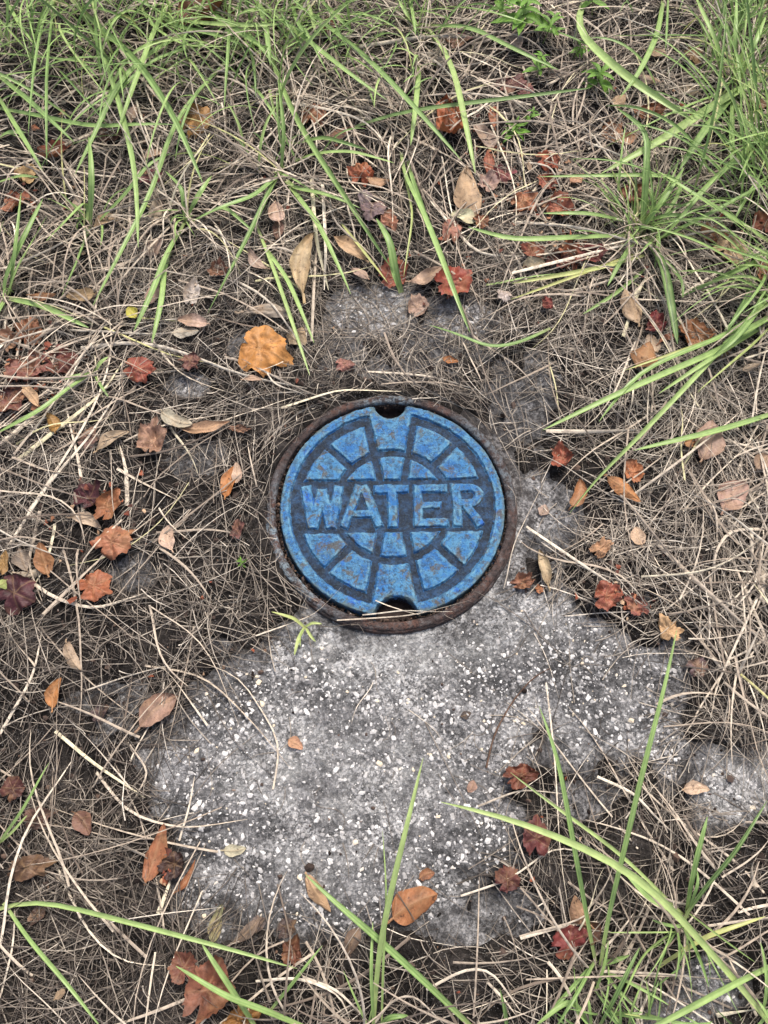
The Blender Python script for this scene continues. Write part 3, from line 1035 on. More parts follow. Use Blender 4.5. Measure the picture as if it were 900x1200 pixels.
tuft((320, -5), 'green grass tuft at the top edge left of centre with long drooping blades', [
    ([(330, -10), (343, 0), (370, 20), (433, 70), (487, 127), (541, 188)], 7, .06), ([(303, -5), (320, 17), (367, 53), (413, 90), (453, 117)], 7, .06),
    ([(300, -8), (303, 0), (313, 40), (317, 77)], 7, .05), ([(310, 40), (320, 77), (343, 133), (367, 173), (407, 233), (460, 316)], 7, .05),
    ([(358, -6), (370, 40)], 6, .04), ([(370, -5), (413, 37)], 5, .04), ([(340, 0), (350, 30), (366, 48)], 5, .05)],
    [(60, 310, 60, 50, -90, 90, .09, .25, W1, .0055), (44, 410, 50, 40, -90, 90, .06, .17, W1, .0045), (44, 345, 5, 45, -80, 70, .08, .22, W1, .0055), (20, 300, 35, 30, -75, 60, .06, .18, W1, .005), (18, 400, 20, 35, -80, 70, .06, .16, W1, .0045)])
tuft((500, 30), 'green grass tuft at the top centre whose long blade bends over bare soil', [
    ([(495, 28), (507, 37), (530, 77), (540, 120), (557, 203)], 8, .07), ([(400, 155), (460, 133), (533, 123), (600, 115), (692, 103)], 6, .05, .3),
    ([(495, 30), (553, 32), (600, 57), (655, 82)], 6, .05), ([(510, 10), (523, 7), (567, 12), (620, 28)], 6, .05), ([(490, 70), (492, 77), (487, 123), (481, 170)], 7, .04),
    ([(490, 40), (467, 0)], 5, .05), ([(480, -5), (487, 43)], 5, .04), ([(470, 180), (467, 200), (487, 227), (517, 300), (551, 390)], 7, .06),
    ([(478, 190), (480, 200), (497, 247), (515, 290)], 6, .04), ([(470, 190), (485, 250), (473, 325)], 3, .03, .5, .92)],
    [(40, 480, 25, 28, -90, 90, .05, .17, W1, .0045), (6, 495, 90, 14, -90, 40, .05, .12, W1, .004)])
tuft((332, 208), 'green grass tuft left of the long tan curled leaf', [
    ([(335, 212), (343, 221), (380, 228), (422, 244)], 9, .03), ([(335, 212), (343, 223), (373, 263), (411, 345)], 8, .04),
    ([(332, 195), (327, 200), (313, 230), (300, 260), (275, 310), (243, 368)], 8, .04), ([(300, 263), (320, 313), (350, 400), (363, 440)], 5, .025, .4, .75),
    ([(307, 285), (337, 327), (368, 402)], 6, .03), ([(332, 205), (327, 203), (300, 230), (260, 243), (228, 258)], 8, .04), ([(345, 190), (367, 180), (410, 177), (462, 191)], 6, .04),
    ([(400, 262), (430, 300), (454, 331)], 4, .02, .5, .97), ([(330, 205), (334, 150), (326, 90)], 7, .06), ([(340, 170), (380, 160), (430, 175)], 5, .04)],
    [(12, 325, 190, 16, 90, 70, .04, .11, W1, .005)])
tuft((470, 342), 'single short green blade standing where bare concrete begins above the lid', [([(470, 343), (463, 317), (457, 283), (441, 256)], 10, .05, .4, .42), ([(468, 342), (460, 318), (456, 300)], 5, .03)])
tuft((217, 262), 'green grass tuft with forked blades, left of and below the ochre leaf', [
    ([(217, 262), (213, 267), (193, 303), (183, 333), (157, 388)], 8, .03), ([(200, 295), (193, 310), (190, 350), (178, 402)], 7, .03),
    ([(218, 260), (230, 235), (248, 206)], 9, .04), ([(217, 258), (213, 220), (193, 200)], 6, .03), ([(222, 262), (262, 240), (298, 272)], 5, .03)],
    [(7, 217, 262, 8, -90, 80, .03, .09, W1, .004)])
tuft((107, 266), 'upright green grass tuft beside the tan oval leaf on the left', [
    ([(107, 268), (107, 235), (107, 200), (104, 160)], 8, .07), ([(105, 268), (90, 310), (72, 348)], 7, .03), ([(103, 262), (103, 233), (75, 262), (53, 284)], 6, .03), ([(110, 266), (150, 225), (175, 190), (200, 180)], 6, .04)],
    [(8, 107, 266, 8, -90, 90, .03, .09, W1, .004)])
tuft((8, 350), 'green grass tuft rooted at the left edge over dull red leaves', [
    ([(8, 352), (2, 338), (13, 310), (32, 270), (50, 233)], 7, .05), ([(8, 350), (20, 315), (33, 293), (55, 253)], 7, .05), ([(8, 350), (50, 358), (104, 384)], 8, .03),
    ([(6, 352), (0, 362), (-8, 375)], 7, .02), ([(12, 345), (22, 260), (25, 225)], 6, .06)], [(10, 4, 352, 8, 30, 110, .03, .10, W1, .0045)])
tuft((112, 437), 'flat green blade and sprig pointing left over dull red leaves', [
    ([(112, 437), (87, 450), (50, 480), (-4, 508)], 8, .03), ([(110, 438), (118, 425), (127, 418)], 6, .015), ([(111, 439), (120, 455), (127, 465)], 4, .012), ([(112, 437), (95, 440), (75, 444)], 6, .015)])
tuft((858, 112), 'large upright green grass tuft near the top right corner', [
    ([(860, 105), (860, 67), (863, -8)], 7, .09), ([(864, 100), (867, 83), (877, -8)], 6, .09), ([(860, 100), (850, 97), (840, 50), (813, -8)], 6, .08), ([(864, 100), (877, 67), (898, 18)], 7, .08),
    ([(858, 105), (857, 150), (858, 205)], 7, .03), ([(910, 84), (900, 88), (857, 110), (767, 170), (705, 203)], 11, .05), ([(872, 100), (857, 113), (820, 160), (796, 199)], 10, .05),
    ([(862, 108), (840, 110), (787, 133), (706, 174)], 6, .04), ([(910, 145), (900, 153), (850, 198), (800, 245)], 7, .04), ([(860, 112), (867, 133), (902, 182)], 6, .03),
    ([(910, 80), (870, 76), (833, 70)], 7, .04, .3, .85), ([(850, 43), (800, 42), (717, 42)], 6, .05), ([(862, 90), (850, 20)], 5, .07)],
    [(80, 868, 75, 30, 80, 90, .08, .22, W1, .0055), (60, 880, 15, 40, 30, 130, .10, .26, W1, .005), (56, 885, 190, 36, 160, 80, .10, .26, W1, .0052)])
tuft((685, -8), 'long broad green blade crossing diagonally from the top edge to the right', [
    ([(690, -8), (685, 0), (670, 27), (680, 43), (733, 90), (812, 141)], 10, .06), ([(778, -8), (777, 0), (770, 43), (747, 90), (726, 115)], 7, .06), ([(620, 28), (667, 43), (711, 64)], 6, .03), ([(783, -8), (782, 20), (780, 60)], 3, .06)],
    [(8, 700, 0, 30, -60, 50, .04, .11, W1, .004), (6, 790, 10, 20, -80, 50, .04, .11, W1, .004)])
tuft((750, 275), 'spreading green grass tuft between rust leaves and the tan crumpled leaf', [
    ([(748, 275), (780, 230), (802, 196)], 7, .05), ([(748, 275), (727, 307), (712, 335)], 6, .02), ([(748, 268), (733, 240), (716, 198)], 7, .05), ([(752, 275), (777, 307), (787, 360), (794, 403)], 11, .03, .5, .15),
    ([(745, 276), (640, 280), (600, 282), (549, 266)], 8, .04), ([(745, 262), (690, 250), (636, 250)], 6, .03), ([(750, 262), (780, 252), (814, 252)], 5, .03), ([(760, 285), (780, 277), (833, 250), (903, 211)], 6, .05),
    ([(765, 285), (777, 280), (813, 237), (848, 198)], 5, .05), ([(755, 300), (700, 315), (600, 332)], 6, .02, .4, .95), ([(752, 295), (670, 325), (598, 351)], 4, .02, .4, .98), ([(757, 315), (720, 345), (683, 368)], 5, .015),
    ([(752, 272), (760, 153), (722, 126)], 8, .06, .4, .3), ([(760, 280), (812, 207), (767, 205), (632, 207)], 6, .04), ([(775, 300), (800, 330), (800, 350)], 6, .02, .4, .3)],
    [(48, 748, 275, 14, 90, 130, .05, .14, W1, .0045)])
tuft((910, 285), 'green blades leaning in from the right edge above the tan crumpled leaf', [
    ([(910, 290), (900, 283), (853, 253), (800, 220), (766, 198)], 9, .06), ([(910, 296), (900, 300), (847, 323), (796, 348)], 8, .04), ([(905, 250), (880, 235), (840, 232)], 6, .04), ([(910, 200), (880, 222), (860, 260)], 6, .04)],
    [(56, 905, 235, 36, 165, 70, .10, .26, W1, .0052)])
tuft((912, 350), 'bundle of long green blades sweeping down left from the right edge', [
    ([(910, 345), (880, 375), (840, 400), (807, 410), (747, 437), (723, 467), (702, 494)], 8, .05), ([(912, 360), (867, 400), (813, 423), (720, 463), (636, 504)], 8, .05),
    ([(905, 345), (880, 370), (847, 407), (803, 453), (733, 527), (687, 570), (667, 602)], 7, .05, .5, .7), ([(912, 482), (900, 487), (833, 507), (742, 528)], 8, .03), ([(905, 380), (887, 400), (817, 460)], 4, .03, .5, .9),
    ([(900, 375), (820, 403), (732, 434)], 4, .03, .5, .95), ([(900, 380), (833, 420), (772, 461)], 6, .04), ([(908, 340), (900, 347), (860, 397), (835, 418)], 9, .05), ([(910, 368), (900, 373), (847, 402)], 8, .04), ([(890, 320), (883, 323), (877, 347), (852, 388)], 7, .04, .5, .3)],
    [(44, 910, 345, 18, 185, 45, .10, .25, .002, .005)])
tuft((645, 388), 'faint thin green blade lying across thatch right of the red leaf', [([(645, 385), (610, 402), (575, 409), (540, 393), (503, 381)], 6, .012, .5, .3), ([(570, 335), (620, 325), (660, 320)], 5, .012, .4, .6)])
tuft((701, 1128), 'tall sparse green grass tuft beside the dark red leaf at lower right', [
    ([(703, 1130), (713, 1067), (730, 1000), (753, 900), (780, 800), (793, 738)], 8, .16, .1, .5), ([(697, 1125), (683, 1050), (668, 967), (653, 883), (632, 828)], 7, .12, .2, .4), ([(702, 1130), (715, 1126), (738, 1119)], 8, .015),
    ([(698, 1124), (675, 1165), (650, 1206)], 6, .04), ([(697, 1128), (668, 1160), (635, 1195)], 6, .02)], [(6, 700, 1135, 7, -100, 50, .03, .08, W1, .004)])
tuft((800, 1076), 'green grass tuft with short upright blades at lower right', [
    ([(803, 1075), (808, 1040), (817, 1000), (829, 957)], 8, .08, .1), ([(799, 1078), (825, 1040), (860, 1000), (899, 938)], 7, .08, .3, .15), ([(800, 1073), (760, 1053), (727, 1017)], 7, .04), ([(800, 1072), (727, 1000), (640, 937), (598, 905)], 5, .05, .4, .85),
    ([(797, 1080), (773, 1123), (757, 1196)], 7, .04, .4, .15), ([(790, 1090), (753, 1115), (712, 1204)], 7, .04), ([(772, 1132), (827, 1097), (897, 1074)], 6, .04, .4, .97), ([(805, 1070), (818, 1035), (817, 1020)], 5, .05)],
    [(12, 795, 1085, 9, -110, 50, .04, .10, W1, .0045)])
tuft((908, 1208), 'long arching green blade rising from the bottom right corner', [
    ([(910, 1210), (887, 1177), (833, 1117), (787, 1063), (743, 1020), (700, 1000), (600, 958), (517, 940)], 10, .12, .35), ([(912, 1127), (863, 1150), (763, 1204), (740, 1215)], 11, .08, .3, .65)],
    [(9, 890, 1205, 14, 110, 50, .04, .10, W1, .0045)])
tuft((690, 1204), 'low green grass clump at the bottom edge right of centre', [
    ([(690, 1206), (680, 1180), (665, 1172), (628, 1202)], 7, .03), ([(693, 1206), (690, 1180), (688, 1165)], 6, .03), ([(735, 1206), (740, 1180), (752, 1150)], 6, .04), ([(700, 1206), (720, 1170), (750, 1110)], 6, .06, .4, .2)],
    [(22, 720, 1200, 28, 90, 55, .03, .09, W1, .0045)])
tuft((440, 1204), 'upright green grass tuft at the bottom edge, centre', [
    ([(437, 1206), (443, 1117), (457, 1050), (469, 1000), (487, 927), (496, 888)], 8, .14, .1), ([(447, 1204), (449, 1120), (453, 1050), (448, 972)], 4, .10, .15, .7), ([(438, 1206), (435, 1140), (437, 1080)], 5, .06),
    ([(443, 1206), (455, 1192), (478, 1190)], 7, .03), ([(594, 1206), (592, 1180), (586, 1158)], 6, .03)], [(5, 440, 1204, 6, 90, 50, .03, .08, W1, .004)])
tuft((556, 1206), 'long green blade with dark tip leaning left over the glossy brown leaf', [([(560, 1210), (550, 1200), (487, 1140), (440, 1097), (387, 1053), (358, 1025)], 9, .07, .3, .4)])
tuft((302, 1208), 'crossed green blades over the rust lobed leaf at the bottom', [
    ([(362, 1206), (300, 1180), (267, 1170), (206, 1132)], 8, .06, .3), ([(303, 1208), (277, 1167), (236, 1105)], 8, .05, .3), ([(315, 1186), (345, 1150), (378, 1108)], 5, .04, .3)])
tuft((-6, 1066), 'long thin green blade running right from the left edge near the bottom', [
    ([(-6, 1066), (20, 1052), (37, 1052), (100, 1067), (200, 1093), (300, 1120), (348, 1135)], 7, .05, .6), ([(5, 1058), (33, 1100), (83, 1157), (120, 1206)], 6, .04)])
tuft((-4, 992), 'short green blade at the left edge beside brown leaves', [([(-4, 992), (27, 950), (58, 893)], 6, .05, .3), ([(-3, 990), (15, 975), (32, 955)], 4, .03, .3, .8)])
tuft((357, 735), 'small yellow green sprout growing against the iron frame', [
    ([(357, 735), (345, 725), (318, 717)], 5, .018, .4, .93), ([(357, 735), (350, 748), (345, 768)], 5, .015, .4, .9), ([(357, 735), (366, 730), (377, 731)], 4, .012, .4, .9), ([(357, 735), (352, 742), (352, 758)], 3, .012, .4, .85), ([(358, 735), (364, 745), (370, 752)], 4, .01, .4, .9)])

# dry blades standing in the tufts
CL = [(60, 20, 26), (200, 10, 50), (330, 60, 40), (345, 120, 40), (490, 50, 30), (480, 150, 18), (217, 262, 34), (332, 210, 40), (107, 266, 30), (8, 352, 30), (130, 385, 34), (858, 110, 60), (750, 280, 60), (910, 300, 30), (915, 360, 30),
      (700, 1130, 12), (795, 1085, 14), (890, 1200, 12), (440, 1204, 14), (560, 1204, 12), (350, 1190, 12), (650, 20, 18), (770, 20, 18), (880, 680, 24), (860, 790, 24)]
C2, w2, t2 = [], [], []
for cx, cy, n in CL:
    for _ in range(n):
        b0 = P(cx + rng.normal(0, 12), cy + rng.normal(0, 9))
        a = rng.uniform(0, 6.28)
        L = rng.uniform(.06, .20)
        u = np.linspace(0, 1, 10)
        el = R(rng.uniform(15, 60)) - R(rng.uniform(30, 80)) * u
        az = a + rng.normal(0, .5) * u
        pts = np.cumsum(np.stack([np.cos(el) * np.cos(az), np.cos(el) * np.sin(az), np.sin(el)], -1) * L / 9, 0) + b0
        pts[:, 2] = np.maximum(pts[:, 2] + z_soil(pts[:1, 0], pts[:1, 1])[0], z_top(pts[:, 0], pts[:, 1]) + 0.002)
        if (np.hypot(pts[:, 0] - RING_C[0], pts[:, 1] - RING_C[1]) < .165).any():
            continue
        C2.append(pts)
        w2.append(rng.uniform(.0016, .0032))
        t2.append(np.clip(rng.normal(.50 - .2 * (cy > 900), .25), 0, 1))
join_strands('dry_straw', MAT['straw'], [coarse, traced, (np.array(C2), np.array(w2), np.array(t2))], 'loose pale straw and dead grass stems lying over the thatch', 'straw', rs)
# ------------------------------------------------------------------ dead leaves
def oval_leaf(rs, L, Wd, curl, bend, wavy, blunt):
    nu, nv = 18, 9
    u = np.linspace(0, 1, nu)
    v = np.linspace(-1, 1, nv)
    ex = 0.78 if blunt else 1.0
    pr = np.sin(math.pi * np.clip(u, 0, 1) ** ex) ** (0.62 if blunt else 0.85)
    pr = pr * (1 + 0.10 * np.sin(u * 9 + rs.uniform(0, 6)))
    UU, VV = np.meshgrid(u, v, indexing='ij')
    hwid = 0.5 * Wd * pr[:, None]
    yy = VV * hwid * (1 + wavy * 0.35 * fbm(UU * 5, np.sign(VV) * 2 + UU * 3, 3, rs.uniform(0, 90)) * (np.abs(VV) > .9))
    # curl across: wrap the half width on an arc
    cr = curl * (0.6 + 0.8 * UU) + rs.uniform(-.2, .2)
    ang_ = np.clip(cr, -2.2, 2.2)
    sgn = np.where(np.abs(ang_) < 1e-3, 1e-3, ang_)
    y2 = np.sin(VV * sgn) / sgn * hwid
    z2 = (1 - np.cos(VV * sgn)) / sgn * hwid
    y2 = np.where(np.abs(yy) > 0, y2 * np.abs(yy) / (np.abs(VV * hwid) + 1e-9), y2)
    th = bend * (UU - 0.35)
    x2 = (UU - 0.5) * L
    z3 = z2 + np.sin(th) * L * 0.16 * np.sign(UU - .35) + fbm(UU * 4, VV * 2.2, 3, rs.uniform(0, 90)) * 0.06 * L * (0.4 + wavy)
    side = rs.normal(0, .07) * L
    y2 = y2 + side * (UU - .5) ** 2 * 4
    V = np.stack([x2, y2, z3], -1).reshape(-1, 3)
    vein = np.exp(-(VV / 0.10) ** 2)
    latr = 0.5 + 0.5 * np.cos((UU * 10 - np.abs(VV) * 2.2) * 2 * math.pi)
    vein = np.maximum(vein, (latr > .86) * 0.45 * (np.abs(VV) < .95))
    q = grid_quads(nu, nv)
    # petiole
    n0 = len(V)
    p0 = V[nv // 2]
    pl = rs.uniform(.10, .2) * L
    pw = 0.018 * L + 0.0003
    pet = []
    for i in range(4):
        t = i / 3
        c = p0 + np.array([-pl * t + 0.002, side * t * .5, rs.uniform(-.004, .006) * t])
        pet += [c + (0, pw, 0), c + (0, 0, pw * 1.2), c + (0, -pw, 0)]
    pq = []
    for i in range(3):
        b = n0 + i * 3
        pq += [(b, b + 1, b + 4, b + 3), (b + 1, b + 2, b + 5, b + 4)]
    return np.concatenate([V, np.array(pet)]), np.concatenate([q, np.array(pq)]), np.concatenate([vein.ravel(), np.ones(12)])


def lobed_leaf(rs, L, Wd, crump, cup):
    nr_, na = 11, 64
    a = np.linspace(-math.pi, math.pi, na, endpoint=False)
    lob = [0, 1.05, -1.05, 2.0, -2.0]
    amp = [1.0, .92, .92, .74, .74]
    out = np.full(na, .78)
    for c, am in zip(lob, amp):
        c = c + rs.normal(0, .07)
        out = np.maximum(out, am * np.exp(-(np.abs(np.angle(np.exp(1j * (a - c)))) / .60) ** 1.7) * rs.uniform(.9, 1.08))
    out *= 1 + 0.025 * np.sin(a * 23 + rs.uniform(0, 6)) + 0.045 * rs.normal(0, 1, na)
    out *= 1 - 0.6 * np.exp(-((np.abs(a) - math.pi) / .2) ** 2)
    rad = np.linspace(0, 1, nr_)[1:]
    RRr, AA = np.meshgrid(rad, a, indexing='ij')
    rr_ = RRr * out[None]
    x, y = rr_ * np.cos(AA), rr_ * np.sin(AA)
    veind = np.full(AA.shape, 9.0)
    for c in lob:
        veind = np.minimum(veind, np.abs(np.sin(np.clip(np.angle(np.exp(1j * (AA - c))), -1.5, 1.5))) * rr_ + 0.25 * (rr_ < .03))
    s_ = rs.uniform(0, 90)
    # pleats between the veins, dry crumpling, curled margin
    z = (np.clip(veind, 0, .35) * 0.55) * (0.3 + 0.7 * crump) - 0.05
    z = z + fbm(x * 2.6, y * 2.6, 4, s_) * 0.34 * crump + fbm(x * 7, y * 7, 3, s_ + 3) * 0.12 * crump
    z = z + (cup + .25 * np.sign(cup)) * rr_ ** 2.4 * (0.55 + 0.7 * fbm(np.cos(AA) * 1.6 + 9, np.sin(AA) * 1.6 + 9, 2, s_ + 5))
    sh = 1 - 0.28 * crump * rr_ * (0.6 + fbm(x * 3, y * 3, 2, s_ + 7))
    x, y = x * sh, y * sh
    for _ in range(rs.randint(2, 4) if crump > .8 else rs.randint(1, 3)):      # dry margins roll over
        ph_, off_ = rs.uniform(0, 6.28), rs.uniform(.22, .6)
        rho_, tm = rs.uniform(.14, .30), rs.uniform(.8, 2.5) * (1 if crump > .8 else .75)
        nx_, ny_ = math.cos(ph_), math.sin(ph_)
        d_ = x * nx_ + y * ny_ - off_
        dp = np.clip(d_, 0, None)
        t_h = np.minimum(dp / rho_, tm)
        nd = rho_ * np.sin(t_h) + (dp - rho_ * t_h) * np.cos(t_h)
        sg = 1 if rs.rand() < .7 else -1
        z = z + sg * (rho_ * (1 - np.cos(t_h)) + (dp - rho_ * t_h) * np.sin(t_h)) * (dp > 0)
        mv = np.where(d_ > 0, nd - d_, 0)
        x, y = x + mv * nx_, y + mv * ny_
    V = np.concatenate([[[0, 0, -0.05]], np.stack([x, y, z], -1).reshape(-1, 3)])
    ext = V.max(0) - V.min(0)
    cen_ = (V.max(0) + V.min(0)) / 2
    V[:, :2] -= cen_[:2]
    V = V * np.array([L / ext[0], Wd / ext[1], (L + Wd) / 2 / 2.0])
    q, t = [], []
    k = np.arange(na)
    for j in range(nr_ - 2):
        b = 1 + j * na
        q.append(np.stack([b + k, b + na + k, b + na + (k + 1) % na, b + (k + 1) % na], -1))
    t = np.stack([np.zeros(na, int), 1 + k, 1 + (k + 1) % na], -1)
    vein = np.concatenate([[1], np.exp(-(veind / 0.028) ** 2).ravel()])
    return V, np.concatenate(q), t, vein


def leaf(px, py, Lp, Wp, ang, ty, rgb, label, lift=None, tilt=None, curl=None):
    rs = np.random.RandomState(int(px * 131 + py * 17) % 99991)
    if Wp > Lp:
        Lp, Wp = Wp, Lp
        if ty in 'gc' and not 55 <= abs(ang) <= 125:
            ang += 90
    mpp = MPP(px, py)
    L, Wd = Lp * mpp, Wp * mpp
    tris = None
    if ty == 'o' or ty == 'b':
        c = rs.choice([-1, 1]) * rs.uniform(.35, 1.0) if curl is None else curl
        V, Q, vein = oval_leaf(rs, L, Wd, c, rs.normal(0, .8), rs.uniform(.2, .7), ty == 'b')
    else:
        V, Q, tris, vein = lobed_leaf(rs, L, Wd, {'g': .75, 'c': 1.3}[ty], rs.uniform(-.5, .6) if curl is None else curl)
    tl = R(rs.uniform(2, 14)) if tilt is None else R(tilt)
    ta = rs.uniform(0, 6.28)
    az = R(ang)
    ca, sa = math.cos(az), math.sin(az)
    V = np.stack([V[:, 0] * ca - V[:, 1] * sa, (V[:, 0] * sa + V[:, 1] * ca), V[:, 2]], -1)
    V[:, 1] *= 1.04
    V[:, 2] += math.tan(tl) * (V[:, 0] * math.cos(ta) + V[:, 1] * math.sin(ta))
    p = P(px, py, 0.008)
    zt = z_top(V[:, 0] + p[0], V[:, 1] + p[1])
    bz = float(bare(np.array([p[0]]), np.array([p[1]]))[0])
    if lift is None:
        lift = rs.uniform(.003, .011) * (1 - bz) + .0006
    gap = np.percentile(V[:, 2] - zt, 6)
    z0 = -gap + lift
    # rests on the ground: press whatever would go below it up against it
    V[:, 2] = np.maximum(V[:, 2] + z0, zt + 0.0012)
    base = V[:, 2].min()
    p = P(px, py, float(np.median(V[:, 2])))
    V[:, 2] -= base
    me = mesh_np('leaf', V, Q, True, tris)
    fattr(me, 'vein', vein)
    o = obj('dead_leaf', me, MAT['leaf'])
    o.location = (p[0], p[1], base)
    gm_ = sum(rgb) / 3
    col_ = lin(*[c_ * .82 + gm_ * .18 for c_ in rgb])
    o['leaf_color'] = [float(min(1, c_ * LEAF_GAIN)) for c_ in col_]
    tag(o, label, 'leaf', 'fallen dead leaves')
    return o


